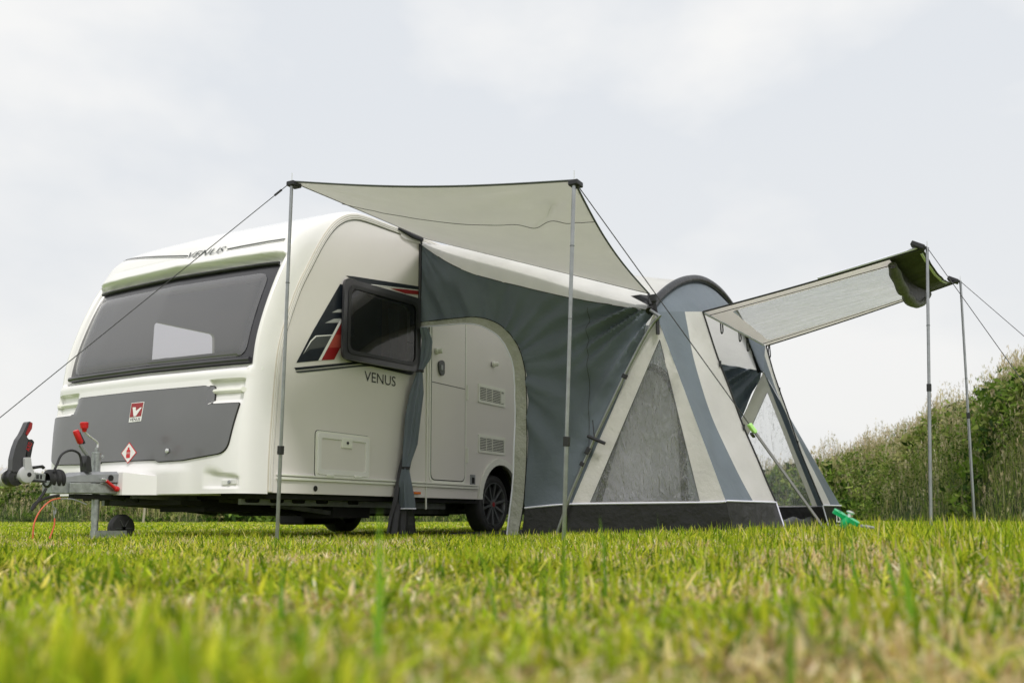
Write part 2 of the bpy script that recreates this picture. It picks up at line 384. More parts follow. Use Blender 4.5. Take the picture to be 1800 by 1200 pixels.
# ================================================================== ground
m, t, b = newmat('lawn_soil'); setp(b, Roughness=.9)
n = noise_node(t, 1.4, 6, .65); r = ramp(t, n.outputs[0], [(.35, (.13, .22, .02)), (.55, (.20, .30, .035)), (.72, (.28, .33, .07))])
n2 = noise_node(t, 55, 4, .7); r2 = ramp(t, n2.outputs[0], [(.35, (.62, .62, .6)), (.65, (1.2, 1.2, 1.1))])
mm = t.nodes.new('ShaderNodeMix'); mm.data_type = 'RGBA'; mm.blend_type = 'MULTIPLY'; mm.inputs['Factor'].default_value = 1
t.links.new(r.outputs[0], mm.inputs['A']); t.links.new(r2.outputs[0], mm.inputs['B']); t.links.new(mm.outputs['Result'], b.inputs['Base Color'])
bp = t.nodes.new('ShaderNodeBump'); bp.inputs['Strength'].default_value = .8; bp.inputs['Distance'].default_value = .02; t.links.new(n2.outputs[0], bp.inputs['Height']); t.links.new(bp.outputs[0], b.inputs['Normal'])
M['lawn'] = m
def axis_pts(c):
    a = np.concatenate([[-1500, -500, -200, -100, -60, -35, -20], np.arange(-12, 14, .3), [16, 20, 35, 60, 100, 200, 500, 1500]]); return a+c
X, Y = np.meshgrid(axis_pts(0), axis_pts(0)); nx = X.shape[1]; ny = X.shape[0]
V = np.stack([X.ravel(), Y.ravel(), gz(X, Y).ravel()], 1)
i = np.arange(ny-1)[:, None]*nx+np.arange(nx-1)[None]; F = np.stack([i, i+1, i+1+nx, i+nx], -1).reshape(-1, 4)
tag(big('lawn_ground', V, F, m, smooth=True), kind='structure')

# ------------------------------------------------------------------ grass blades
def blades(x, y, h, wd, col, lean=.5, z0=None, name='grass', droop=1., mat=None):
    n = len(x); z = gz(x, y) if z0 is None else z0
    az = rng.uniform(0, 2*np.pi, n); ln = rng.normal(0, lean, n)
    dx = np.cos(az); dy = np.sin(az); fa = rng.uniform(0, np.pi, n); wx = np.cos(fa)*wd/2; wy = np.sin(fa)*wd/2
    P = []
    for f, ww in ((0, .8), (.4, 1.), (.75, .7), (1, 0)):
        bend = (f**1.8)*ln*h*droop; zz = z+h*f*(1-.28*np.minimum(np.abs(ln), 1.8)*f)-(.012 if f == 0 else 0)
        px = x+dx*bend; py = y+dy*bend
        if ww > 0: P += [np.stack([px-wx*ww, py-wy*ww, zz], 1), np.stack([px+wx*ww, py+wy*ww, zz], 1)]
        else: P.append(np.stack([px, py, zz], 1))
    V = np.stack(P, 1).reshape(-1, 3); b0 = (np.arange(n)*7)[:, None]
    T = np.array([[0, 1, 3], [0, 3, 2], [2, 3, 5], [2, 5, 4], [4, 5, 6]]); F = (b0[:, :, None]+T[None]).reshape(-1, 3)
    C = np.repeat(col, 7, 0)
    return V, F, C
def join(parts, name, mat):
    Vs, Fs, Cs = [], [], []; k = 0
    for V, F, C in parts: Vs.append(V); Fs.append(F+k); Cs.append(C); k += len(V)
    return big(name, np.concatenate(Vs), np.concatenate(Fs), mat, np.concatenate(Cs))
def vnoise(x, y, s, o=0):
    """smooth value noise"""
    r = np.random.default_rng(11+o); G = r.random((64, 64)); u = x*s; v = y*s; i = np.floor(u).astype(int); j = np.floor(v).astype(int)
    fu = u-i; fv = v-j; fu = fu*fu*(3-2*fu); fv = fv*fv*(3-2*fv); g = lambda a, c: G[a % 64, c % 64]
    return (g(i, j)*(1-fu)+g(i+1, j)*fu)*(1-fv)+(g(i, j+1)*(1-fu)+g(i+1, j+1)*fu)*fv
def pal(n, cols, wts, jit=.32, idx=None):
    c = np.array(cols, float); k = rng.choice(len(c), n, p=np.array(wts)/sum(wts)) if idx is None else idx
    return c[k]*rng.uniform(1-jit, 1+jit, (n, 1))*rng.uniform(.94, 1.06, (n, 3))
GREENS = [(.31, .41, .02), (.50, .54, .035), (.11, .20, .008), (.64, .60, .10), (.76, .66, .28)]
TANS = [(.66, .54, .26), (.76, .63, .36), (.50, .36, .16), (.82, .74, .50)]
def field(n, d0, d1, p, half=.62):
    u = rng.random(n); q = 1-p
    d = (d0**q+u*(d1**q-d0**q))**(1/q) if abs(q) > 1e-6 else d0*(d1/d0)**u
    xr = rng.uniform(-half, half, n)*d+rng.uniform(-.15, .15, n)
    x, y = camxy(xr, d); return x, y, d, xr
parts = []
def scat(n, d0, d1, p, hh, ww, lean, tan, jw=0):
    x, y, d, xr = field(n, d0, d1, p)
    pn = vnoise(x, y, 2.6)*.6+vnoise(x, y, 7, 3)*.4; hn = vnoise(x+9, y, 3.3, 5)
    dead = rng.random(n) < np.clip(tan+(pn-.5)*1.7+.18*sst(-.1, .4, xr/d)*(d < 4)-.15*(d < 1.4), .03, .88)
    gi = np.clip((vnoise(x, y, 4, 8)*3.2+rng.normal(0, 1., n)), 0, 4).astype(int)
    col = pal(n, GREENS, [1]*5, idx=gi); ct = pal(n, TANS, [3, 3, 2, 2]); col[dead] = ct[dead]
    h = hh*rng.uniform(.5, 1.2, n)*(.45+1.1*hn); h[dead] *= .7
    keep = ~((x > -.1) & (x < 5.4) & (y > .05) & (y < 2.2) & (rng.random(n) < .45))
    inner = (x > 1.95) & (x < 5.2) & (y < 0) & (y > -2.8); keep &= ~inner
    wd = ww*rng.uniform(.6, 1.3, n)
    return blades(x[keep], y[keep], h[keep], wd[keep], col[keep], lean)
parts.append(scat(42000, .55, 3.2, 1.2, .070, .0082, 1.5, .48))
parts.append(scat(85000, 2.6, 7.2, 1.0, .062, .0070, 1.25, .36))
parts.append(scat(55000, 6.8, 13., .9, .034, .009, .5, .10))
parts.append(scat(55000, 12., 31., .6, .035, .02, .5, .04))
# thatch lying between the blades
x, y, d, xr = field(45000, .5, 6, 1.3); pn = vnoise(x, y, 2.6); k = rng.random(len(x)) < .35+pn*.6
parts.append(blades(x[k], y[k], rng.uniform(.02, .05, k.sum()), rng.uniform(.002, .005, k.sum()), pal(k.sum(), TANS+[(.2, .15, .08)], [3, 3, 2, 2, 2]), 2.2))
# some taller single blades that stand up near the lens
tall = [(-.135, .93, .19, .008), (.085, 1.5, .20, .007), (-.115, .8, .165, .007), (.17, 1.7, .175, .006), (.18, 1.75, .19, .006), (.10, 1.4, .15, .006), (.04, 1.1, .15, .007), (.27, 1.6, .17, .006),
        (-.02, 1.3, .15, .006), (.35, 1.25, .15, .008), (.5, 1.15, .15, .009), (-.3, 1.2, .13, .008), (-.45, 1.0, .12, .009), (.42, 2.6, .19, .006), (.72, 1.9, .17, .007), (.78, 2.1, .18, .006), (.95, 2.5, .19, .006),
        (.9, 1.7, .165, .008), (.63, 1.5, .15, .008), (.24, .8, .13, .008), (-.16, .75, .12, .008), (.3, .9, .12, .008)]
a = np.array(tall); px_, py_ = camxy(a[:, 0], a[:, 1])
parts.append(blades(px_, py_, a[:, 2], a[:, 3], pal(len(a), [(.13, .30, .02), (.18, .36, .03), (.45, .40, .2)], [4, 4, 1.5]), .16))
n = 2600; d = rng.uniform(1.8, 7.5, n); q = rng.uniform(-.05, .62, n); px_, py_ = camxy(q*d, d)
kk = ~((px_ > 1.7) & (py_ > -3.1))
parts.append(blades(px_[kk], py_[kk], rng.uniform(.07, .125, kk.sum())*(.75+.45*sst(.0, .5, q[kk])), rng.uniform(.003, .006, kk.sum()), pal(kk.sum(), GREENS, [3, 3, 3, 1, 1]), .3))
M['grass'] = leafmat('grass_blades')
tag(join(parts, 'grass', M['grass']), 'short green and straw coloured grass of the camping field, blurred close to the lens', 'grass', kind='stuff')

# ------------------------------------------------------------------ overgrown bank behind
BANK = [(13.5, 8.0, 3.7), (10.2, 12., 3.65), (8.9, 15., 3.5), (8.95, 18.5, 3.3), (9.4, 23, 3.0), (9.7, 28, 2.5), (7.5, 33, 1.85), (0, 33, 1.5), (-8, 31, 1.28), (-16, 30, 1.35), (-24, 28, 1.3), (-34, 26, 1.3)]
bx = spline([Vector((a, b_, c)) for a, b_, c in BANK], 10)
BP = []
for p in bx:
    X0, Y0 = camxy(p.x, p.y); BP.append((X0, Y0, p.z))
BP = np.array(BP); seg = np.diff(BP[:, :2], axis=0); sl = np.hypot(seg[:, 0], seg[:, 1]); cs = np.concatenate([[0], np.cumsum(sl)])
def bank_at(s):
    x = np.interp(s, cs, BP[:, 0]); y = np.interp(s, cs, BP[:, 1]); h = np.interp(s, cs, BP[:, 2])
    i = np.clip(np.searchsorted(cs, s)-1, 0, len(sl)-1); nx_ = -seg[i, 1]/sl[i]; ny_ = seg[i, 0]/sl[i]
    # normal that points away from the camera
    sg = np.sign(nx_*(x-CAM.x)+ny_*(y-CAM.y)); return x, y, h, nx_*sg, ny_*sg
DEP = 2.2
def bank_h(s, q, h):      # q 0 front foot .. 1 crest
    return h*np.sin(np.clip(q, 0, 1)*np.pi/2)**.75
S_ = np.linspace(0, cs[-1], 160); Q_ = np.linspace(0, 1.6, 14); SS, QQ = np.meshgrid(S_, Q_)
x, y, h, nx_, ny_ = bank_at(SS.ravel()); q = QQ.ravel(); zz = np.where(q <= 1, bank_h(None, q, h*.80), h*.80*(1-.25*(q-1)))
zz = zz*(.9+.2*vnoise(SS.ravel(), q*3, .8))-.05
V = np.stack([x+nx_*q*DEP, y+ny_*q*DEP, zz], 1); k = len(S_); i = np.arange(len(Q_)-1)[:, None]*k+np.arange(k-1)[None]
F = np.stack([i, i+1, i+1+k, i+k], -1).reshape(-1, 4)
m, t, b = newmat('bank_earth'); setp(b, Roughness=.95); nn = noise_node(t, 2.5, 5, .7); r = ramp(t, nn.outputs[0], [(.35, (.018, .032, .008)), (.65, (.055, .075, .02))]); t.links.new(r.outputs[0], b.inputs['Base Color'])
tag(big('bank', V, F, m, smooth=True), kind='structure')
def bank_pts(n, smax=None, qmin=-.05, qmax=1.15, pw=1.):
    # more of them where the bank is near
    s = rng.random(n)**1.7*cs[-1]; q = qmin+(qmax-qmin)*rng.random(n)**pw; x, y, h, nx_, ny_ = bank_at(s)
    z = bank_h(s, q, h*.80)*(.9+.2*vnoise(s, q*3, .8)); dist = np.hypot(x-CAM.x, y-CAM.y)
    return x+nx_*q*DEP, y+ny_*q*DEP, z, s, q, h, dist
# leafy weeds: clumps of small leaves
nc = 7000; x, y, z, s, q, h, dist = bank_pts(nc); per = 22
cl = vnoise(s, q*2, .45, 2)*.55+vnoise(s, q*9, 2.6, 6)*.5; spc = vnoise(s+40, q*2, .7, 9)
tone = np.clip(cl*1.1+rng.normal(0, .22, nc)-.05+.35*(q-.4), 0, .999); LG = np.array([(.025, .055, .008), (.075, .14, .018), (.15, .23, .035), (.25, .31, .07), (.38, .37, .15)])
ci = (tone*5).astype(int); R0 = np.repeat
cx = R0(x, per); cy_ = R0(y, per); cz = R0(z, per); hh_ = R0(h*rng.uniform(.10, .22, nc), per); nL = nc*per
ox = rng.normal(0, .16, nL); oy = rng.normal(0, .16, nL); oz = rng.random(nL)**.8*hh_*1.25-.03
sz = R0(np.clip(dist*.0022, .018, .075), per)*rng.uniform(.4, 1.2, nL)*R0(np.where(spc > .62, 2.1, np.where(spc < .35, .6, 1.))*rng.uniform(.8, 1.2, nc), per)
az = rng.uniform(0, 2*np.pi, nL); el = rng.normal(.3, .7, nL); ux = np.stack([np.cos(az)*np.cos(el), np.sin(az)*np.cos(el), np.sin(el)], 1)
vx = rng.normal(0, 1, (nL, 3)); vx -= (vx*ux).sum(1, keepdims=True)*ux; vx /= np.linalg.norm(vx, axis=1, keepdims=True)
c0 = np.stack([cx+ox, cy_+oy, cz+oz], 1); s3 = sz[:, None]
V = np.stack([c0-ux*s3, c0+vx*s3*.42, c0+ux*s3*1.2, c0-vx*s3*.42], 1).reshape(-1, 3); F = (np.arange(nL)*4)[:, None]+np.arange(4)[None]
C = R0(LG[R0(ci, per)]*rng.uniform(.7, 1.35, (nL, 1)), 4, 0)
M['leaf'] = leafmat('weed_leaves', .3)
tag(big('bank_weeds', V, F, M['leaf'], C), 'dense leafy nettles and weeds covering the bank behind the awning and caravan', 'weeds', kind='stuff')
# long grass with pale seed heads
ns = 120000; x, y, z, s, q, h, dist = bank_pts(ns, pw=.75)
hgt = rng.uniform(.12, .45, ns)*(.5+.2*h)*(.35+1.25*vnoise(s, q*3, 1.2, 4)); wd = np.clip(dist*.00035, .004, .013)*rng.uniform(.6, 1.3, ns)
c = pal(ns, [(.14, .24, .03), (.27, .34, .07), (.42, .42, .16), (.54, .48, .26), (.62, .54, .36)], [3, 3.4, 2.6, 1.5, .8])
kq = rng.random(ns) < .62*sst(.15, .7, q); c[kq] = pal(kq.sum(), [(.48, .42, .18), (.58, .50, .27), (.38, .37, .12)], [1, 1, 1])
p1 = blades(x, y, hgt, wd, c, .32, z0=z)
k = rng.random(ns) < .06+.13*(q > .6)
xs, ys, zs, hs, ds = x[k], y[k], z[k], (hgt[k]+.10)*(1.15+.55*(q[k] > .6)), dist[k]; n_ = k.sum(); P = [p1]
stemc = pal(n_, [(.50, .42, .27), (.62, .54, .37), (.38, .36, .18)], [2, 2, 1])
P.append(blades(xs, ys, hs, np.clip(ds*.00022, .002, .007), stemc, .12, z0=zs))
for j in range(7):       # open panicles
    f = rng.uniform(.72, 1.05, n_); P.append(blades(xs+rng.normal(0, .018, n_), ys+rng.normal(0, .018, n_), rng.uniform(.03, .09, n_), np.clip(ds*.0006, .004, .015), stemc, .5, z0=zs+hs*f))
tag(join(P, 'long_grass', M['leaf']), 'long flowering grass with pale seed heads growing over the bank', 'long grass', kind='stuff')
# pale reeds low behind the drawbar
x, y, z, s, q, h, dist = bank_pts(14000, qmax=.5); d_ = (x-CAM.x)*FW[0]+(y-CAM.y)*FW[1]; xr = (x-CAM.x)*RT[0]+(y-CAM.y)*RT[1]; k = (xr/d_ > -.47) & (xr/d_ < -.25) & (rng.random(len(x)) < .8)
tag(join([blades(x[k], y[k], rng.uniform(.5, 1.05, k.sum()), np.full(k.sum(), .014), pal(k.sum(), [(.38, .32, .16), (.28, .27, .11), (.5, .43, .25)], [1, 1, 1]), .7, z0=z[k]-.1)], 'dry_reeds', M['leaf']), 'pale dry reeds drooping in front of the hedge behind the jockey wheel', 'reeds', kind='stuff')
mb = MB(); p = Vector((*camxy(-645/1600*27, 27), 0)); mb.tube([p, p+Vector((.05, 0, .62))], .035, 6)
tag(mb.build('wooden_stake', plain('weathered_wood', (.35, .31, .24), .8)), 'thin weathered stake standing on the far lawn edge before the reeds', 'stake')

# ================================================================== caravan
W = 2.25
van = empty('caravan', (3.27, W/2, 0), 'white touring caravan with grey front locker lid, parked with its drawbar on a jockey wheel', 'caravan')
J = [(-.05, .345), (-.048, .62), (-.022, 1.04), (0, 1.3), (.03, 1.47), (.108, 1.70), (.213, 1.94), (.323, 2.13), (.453, 2.344), (.585, 2.512), (.72, 2.618), (.86, 2.677), (1.02, 2.702), (1.3, 2.718), (1.8, 2.742), (3, 2.765), (4.5, 2.765), (5.0, 2.70), (5.3, 2.45), (5.42, 2.0), (5.5, 1.2), (5.5, .345)]
JS = spline([Vector((a, b_)) for a, b_ in J], 10)
JN = []
for i in range(len(JS)):
    d = (JS[min(i+1, len(JS)-1)]-JS[max(i-1, 0)]).normalized(); JN.append(Vector((-d.y, d.x)))
arc = [0]
for i in range(1, len(JS)): arc.append(arc[-1]+(JS[i]-JS[i-1]).length)
ja = np.array([(p.x, p.y) for p in JS]); jn = np.array([(p.x, p.y) for p in JN]); arc = np.array(arc)
bt = np.array([0, .008, .02, .04, .07, .12, .25, .5, 1.125]); bb = np.array([0, .080, .135, .178, .205, .222, .240, .258, .285])
def bulge(t): tt = min(t, W-t); return float(np.interp(max(tt, 0), bt, bb))
def mfac(sx_, z): return 1+.10*(1-float(sst(.8, 1.3, z)))-.84*float(sst(2.2, 2.68, z)) if sx_ < 3 else .16
def box01(v, a, b_, ra, rb): return float(sst(a-ra, a, v)*(1-sst(b_, b_+rb, v)))
def recess(t, z):
    tt = min(t, W-t); r = 0
    r -= .085*box01(z, 1.275, 2.165, .02, .016)*float(sst(.045, .080, tt))+.004*box01(z, 2.262, 2.270, .004, .02)*float(sst(.15, .4, tt))
    r -= .036*box01(z, 1.005, 1.160, .012, .012)*float(sst(.07, .09, tt)*(1-sst(.365, .385, tt)))
    r -= .020*box01(z, .395, .44+.05*min(1, tt/.3), .012, .02)*float(sst(.06, .08, tt)*(1-sst(.3, .36, tt)))
    r += .005*box01(z, 2.19, 2.20, .010, .09)*float(sst(.03, .2, tt))
    r += .006*box01(z, 1.19, 1.255, .012, .012)*float(sst(.02, .06, tt))
    r += .02*box01(z, .30, .52, .02, .05)*float(sst(.45, .6, tt))
    return r
def body(t, a, off=0., rec=True):
    x = np.interp(a, arc, ja[:, 0]); z = np.interp(a, arc, ja[:, 1]); n0 = np.interp(a, arc, jn[:, 0]); n1 = np.interp(a, arc, jn[:, 1])
    e = bulge(t)*mfac(x, z); e += off+(recess(t, z+n1*e) if rec and x < .75 else 0)
    return Vector((x+n0*e, t, z+n1*e))
A_TOP = float(np.interp(2.66, ja[:120, 1], arc[:120]))
def FP(t, z, off=0.):                    # point of the front moulding at width t and height z
    lo, hi = 0., A_TOP
    for _ in range(22):
        m_ = (lo+hi)/2
        if body(t, m_, off).z < z: lo = m_
        else: hi = m_
    return body(t, lo, off)
tcols = [0, .004, .01, .02, .03, .042, .056, .066, .076, .09, .12, .16, .2, .25, .3, .345, .365, .375, .385, .4, .45, .5, .55, .6, .7, .8, .9, 1.0]
tcols = tcols+[1.125]+[W-a for a in reversed(tcols)]
zr = sorted(set([round(v, 4) for v in list(np.arange(.345, 2.3, .03))+list(np.arange(1.90, 2.30, .007))+[.383, .395, .44, .455, .47, .49, 1.003, 1.009, 1.015, 1.145, 1.151, 1.157, 1.178, 1.184, 1.19, 1.255, 1.261, 1.267, 1.275, 2.16, 2.165, 2.17, 2.175, 2.18, 2.185, 2.19, 2.195, 2.225, 2.231, 2.237, 2.245, 2.26]]))
ars = [float(np.interp(z, ja[:100, 1], arc[:100])) for z in zr]; a = ars[-1]
while a < arc[-1]: a += .06 if a < 3.2 else .25; ars.append(min(a, arc[-1]))
WINP = [(.085, 2.085), (W-.085, 2.085), (W-.07, 1.30), (.07, 1.30)]
V = [body(tt, aa) for aa in ars for tt in tcols]; nt_ = len(tcols); F = []
for i in range(len(ars)-1):
    for j in range(nt_-1):
        c = (V[i*nt_+j]+V[(i+1)*nt_+j+1])/2
        if c.x < .6 and 1.36 < c.z < 2.02 and .2 < c.y < W-.2: continue
        F.append((i*nt_+j, (i+1)*nt_+j, (i+1)*nt_+j+1, i*nt_+j+1))
shell = mesh('moulded_shell', V, F, M['shell'], van, True)
# side panels
prof = [tuple(p) for p in JS if p.y > .355]
def arch(r, cz=.34, cx=3.27, n=22):
    a0 = math.asin((.355-cz)/r) if r > .02 else 0
    return [(cx-r*math.cos(a0+(math.pi-2*a0)*k/n), cz+r*math.sin(a0+(math.pi-2*a0)*k/n)) for k in range(n+1)]
outline = [(-.05, .355)]+prof+[(5.5, .355)]+list(reversed(arch(.39)))
side = sidemap(0.)
WH = rounded([(.80, 1.50), (1.66, 1.50), (1.66, 2.05), (.80, 2.05)], .08)
sheet('side_panel', outline, side, M['panel'], van, 0, .03, .18, [WH])
fh = [hit(px, py, (0, W, 0), (0, 1, 0)) for px, py in ((268, 566), (373, 588), (373, 641), (262, 650))]
fhole = rounded([(p.x, p.z) for p in fh], .05)
farw = sheet('side_panel', outline, sidemap(W, 1), M['panel'], van, 0, .03, .3, [fhole])
# inside of the caravan; the lining's dark colour stands in for indoor shade
mb = MB(); mb.box((1.45, W/2, 1.0), (2.8, W-.1, .03)); mb.box((2.6, W/2, 1.75), (.03, W-.1, 1.7)); mb.box((1.7, W/2, 2.60), (1.9, W-.1, .03)); mb.build('interior_lining', M['lining'], van)
mb = MB()
for yy in (.1, W-.1):
    pts = [(1.58, yy), (1.64, yy+.02)]
V = []; F = []; nn_ = 26
for i in range(14):
    z = 2.02-i*.044
    for j in range(nn_):
        u = j/(nn_-1); pinch = .5+.5*min(1, abs(z-1.66)/.25); x0 = 1.55+(u-.5)*.16*pinch; V.append((x0, .09+.014*math.sin(u*34+i*.1), z))
for i in range(13):
    for j in range(nn_-1): F.append((i*nn_+j, i*nn_+j+1, (i+1)*nn_+j+1, (i+1)*nn_+j))
cu = mesh('curtain', V, F, M['curtain'], van, True); tag(cu, 'pale curtain gathered behind the open side window')
M['cushion'] = plain('seat_cushion', (.26, .23, .20), .8); M['wood'] = plain('cupboard_wood', (.30, .20, .12), .45, var=.2, scale=9)
for yy in (.42, W-.42): mb = MB(); mb.box((.95, yy, 1.22), (1.5, .62, .16), bev=.04); mb.build('seat_cushion', M['cushion'], van)
mb = MB(); mb.box((2.3, .35, 1.9), (.55, .5, 1.2), bev=.01); mb.build('cupboard', M['wood'], van)
mb = MB(); mb.box((.62, W/2, 2.26), (.3, W-.3, .10), bev=.02); mb.build('overhead_shelf', M['wood'], van)
# edge trim strips along the joint between side and moulding
for y0, sg in ((0, -1), (W, 1)):
    tp = [p for p in JS[:-1] if p.y > .36]
    def strip(o0, o1, up, mt, nm='edge_trim'):
        V = []; F = []
        tn = [(p, JN[JS.index(p)]) for p in tp]
        for p, nrm in tn:
            for o_, yy in ((o0, 0), (o0, up), (o1, up), (o1, 0)):
                V.append((p.x-nrm.x*o_, y0+sg*yy, p.y-nrm.y*o_))
        k = len(tn)
        for i in range(k-1):
            for j in range(4): F.append((i*4+j, i*4+(j+1) % 4, (i+1)*4+(j+1) % 4, (i+1)*4+j))
        F += [(0, 1, 2, 3), tuple((k-1)*4+j for j in (3, 2, 1, 0))]
        return mesh(nm, V, F, mt, van)
    strip(-.004, .042, .008, M['trim']); strip(.004, .010, .012, M['shell']); strip(.020, .025, .013, M['shell']); strip(.034, .038, .0115, M['shell'])
    strip(.046, .050, .002, M['gap'], 'seal')
# skirt rail and skirt
for y0, sg in ((0, -1), (W, 1)):
    sm = sidemap(y0, sg)
    for x0, x1 in ((.03, 2.83), (3.71, 5.48)):
        mb = MB(); mb.box(((x0+x1)/2, y0+sg*.012, .488), (x1-x0, .024, .014), bev=.003); mb.box(((x0+x1)/2, y0+sg*.009, .463), (x1-x0, .018, .020), bev=.003); mb.build('skirt_rail', M['rail'], van)
    at_ = arch(.44, .34)[0:]; ai = arch(.375, .34)
    sheet('wheel_arch', at_+list(reversed(ai)), sm, M['rail'], van, .022, .02, .05)
# skirt hole and lamps
mb = MB(); c = onY(554, 858); mb.lathe([(0, .022), (.002, .022), (.002, 0)], (c[0], -.003, c[1]), (0, -1, 0), 20); mb.build('jack_hole', M['gap'], van)
c = onY(732, 866); mb = MB(); mb.box((c[0]-.01, -.012, c[1]), (.10, .02, .022), bev=.004); mb.build('side_marker_lamp', M['amber'], van)
# ------------------------------------------------ side decals
def dec(name, pxs, mt, off, r=0.):
    P = [onY(*p) for p in pxs]
    if r: P = rounded(P, r)
    return sheet(name, P, side, mt, van, off, .0008, .3, smooth=False)
c4 = lambda pts: [(500+a/4.615, 460+b_/4.615) for a, b_ in pts]
dec('side_decal', c4([(500, 112), (560, 118), (1110, 203), (1110, 238), (700, 190), (520, 128)]), M['inkblue'], .0025)
dec('side_decal', c4([(450, 180), (540, 200), (560, 590), (450, 700), (290, 800), (95, 818), (230, 560)]), M['inkblue'], .0025)
dec('side_decal', c4([(155, 745), (215, 640), (255, 602), (380, 592), (330, 690), (200, 712)]), M['greyd'], .0034)
dec('side_decal', c4([(150, 748), (208, 640), (250, 598), (385, 590), (383, 597), (257, 607), (218, 643)]), M['white'], .004)
dec('side_decal', c4([(272, 800), (452, 466), (470, 470), (296, 798)]), M['white'], .0042)
dec('side_decal', c4([(296, 798), (410, 590), (470, 480), (500, 600), (400, 792)]), M['redpaint'], .0036)
dec('side_decal', c4([(350, 696), (408, 592), (500, 590), (500, 694)]), M['redsoft'], .0042)
dec('side_decal', c4([(326, 496), (400, 462), (480, 458), (480, 492)]), M['silver'], .0036)
dec('side_decal', c4([(382, 412), (430, 386), (480, 384), (480, 410)]), M['silver'], .0036)
dec('side_decal', c4([(78, 858), (560, 812), (800, 812), (640, 824), (92, 878)]), M['inkblue'], .0026)
dec('side_decal', c4([(88, 886), (640, 832), (860, 838), (600, 852), (130, 900), (100, 898)]), M['greyd'], .0026, .004)
dec('side_decal', c4([(860, 216), (1110, 232), (1110, 268), (980, 258)]), M['redpaint'], .0036)
dec('side_decal', c4([(700, 188), (1110, 238), (1110, 231), (700, 182)]), M['white'], .0043)
dec('side_decal', [(748, 573), (770, 573), (757, 600), (740, 640), (735, 640)], M['inkblue'], .0025)
dec('side_decal', [(757, 586), (766, 585), (763, 592), (755, 594)], M['silver'], .0036)
A0 = onY(644, 672); A1 = onY(694, 681); ts_ = (A1[1]-A0[1])/(A1[0]-A0[0])
lettering('VENUS', lambda x, y: Vector((A0[0]-.03+x, -.0035, A0[1]+y+ts_*x+.01)), M['black'], van, width=.43, height=.085, bold=.0)
# ------------------------------------------------ side window, top hung, standing ajar
sw = [onY(601, 488), onY(735, 526)]
pB = [hit(599, 630, (0, -.07, 0), (0, 1, 0)), hit(735, 655, (0, -.07, 0), (0, 1, 0))]
TL = Vector((sw[0][0], -.012, sw[0][1])); TR = Vector((sw[1][0], -.012, sw[1][1])); BL, BR = pB
NRM = (TR-TL).cross(BL-TL).normalized()
if NRM.y > 0: NRM = -NRM
def winmap(u, v, off=0.): return TL*(1-u)*(1-v)+TR*u*(1-v)+BL*(1-u)*v+BR*u*v+NRM*off
def rr(a, b_, r=.08, asp=.6):
    q = rounded([(a*1.6, b_), ((1-a)*1.6, b_), ((1-a)*1.6, 1-b_), (a*1.6, 1-b_)], r); return [(x/1.6, y) for x, y in q]
swin = sheet('side_window', rr(0, 0, .10), winmap, M['frame'], van, .02, .022, .2, [rr(.065, .10, .10)]); tag(swin, 'tinted side window standing ajar at the foot')
sheet('frame', rr(.045, .07, .11), winmap, M['black'], swin, .028, .006, .2, [rr(.075, .115, .1)])
sheet('pane', rr(.06, .09, .1), winmap, M['swin'], swin, .018, 0, .3)
for v_ in (.35, .62): mb = MB(); mb.tube([winmap(.93, v_, -.0), winmap(.93, v_, -.0)+Vector((0, .07, .02))], .006, 6); mb.build('stay', M['black'], swin)
sheet('window_seal', rounded([(.74, 1.44), (1.74, 1.44), (1.74, 2.10), (.74, 2.10)], .09), side, M['black'], van, .004, .003, .2, [WH])
# ------------------------------------------------ battery hatch
hp = [onY(555, 757), onY(648, 766), onY(646, 843), onY(553, 835)]; hx0 = .44; hx1 = 1.10; hz0 = .49; hz1 = .845
H = lambda i: rounded([(hx0+i, hz0+i), (hx1-i, hz0+i), (hx1-i, hz1-i), (hx0+i, hz1-i)], max(.035-i*.3, .012))
hatch = sheet('locker_hatch', H(0), side, M['rail'], van, .010, .01, .2)
sheet('seam', H(-.004), side, M['gap'], hatch, .003, .003, .2, [H(.0)])
sheet('rim', H(.018), side, M['shell'], hatch, .020, .010, .05, [H(.055)])
sheet('inner_panel', H(.06), side, M['panel'], hatch, .0115, .002, .2)
cxh = (hx0+hx1)/2; mb = MB(); mb.box((cxh+.03, -.014, hz1-.075), (.13, .018, .085), bev=.006); mb.build('lock_plate', M['rail'], hatch)
mb = MB(); mb.lathe([(0, .012), (.006, .012), (.006, 0)], (cxh+.03, -.023, hz1-.075), (0, -1, 0), 16); mb.build('lock', M['black'], hatch)
for u in (.24, .76): mb = MB(); mb.box((hx0+(hx1-hx0)*u, -.018, hz0+.012), (.09, .022, .022), bev=.006); mb.build('hinge', M['rail'], hatch)
# ------------------------------------------------ entrance door
DX0, DX1, DZ0, DZ1 = 2.0, 2.585, .52, 2.40
D = lambda i, r=.07: rounded([(DX0+i, DZ0+i), (DX1-i, DZ0+i), (DX1-i, DZ1-i), (DX0+i, DZ1-i)], r)
sheet('door_frame', D(-.028, .09), side, M['rail'], van, .006, .005, .2, [D(-.004)])
door = sheet('entrance_door', D(.006), side, M['panel'], van, .008, .007, .3); tag(door, 'cream entrance door in two halves')
sheet('seal', D(-.004), side, M['gap'], door, .003, .003, .3, [D(.005)])
mb = MB(); mb.box(((DX0+DX1)/2, -.0085, 1.425), (DX1-DX0-.02, .002, .006)); mb.build('split_line', M['gap'], door)
c = onY(772, 646); mb = MB()
hpoly = rounded([(c[0]-.045, c[1]+.045), (c[0]+.01, c[1]+.075), (c[0]+.055, c[1]+.06), (c[0]+.055, c[1]-.055), (c[0]+.015, c[1]-.08), (c[0]-.03, c[1]-.05)], .03)
hd = sheet('handle', hpoly, side, M['castg'], door, .028, .02, .1); hd.data.materials[0] = M['greyd']
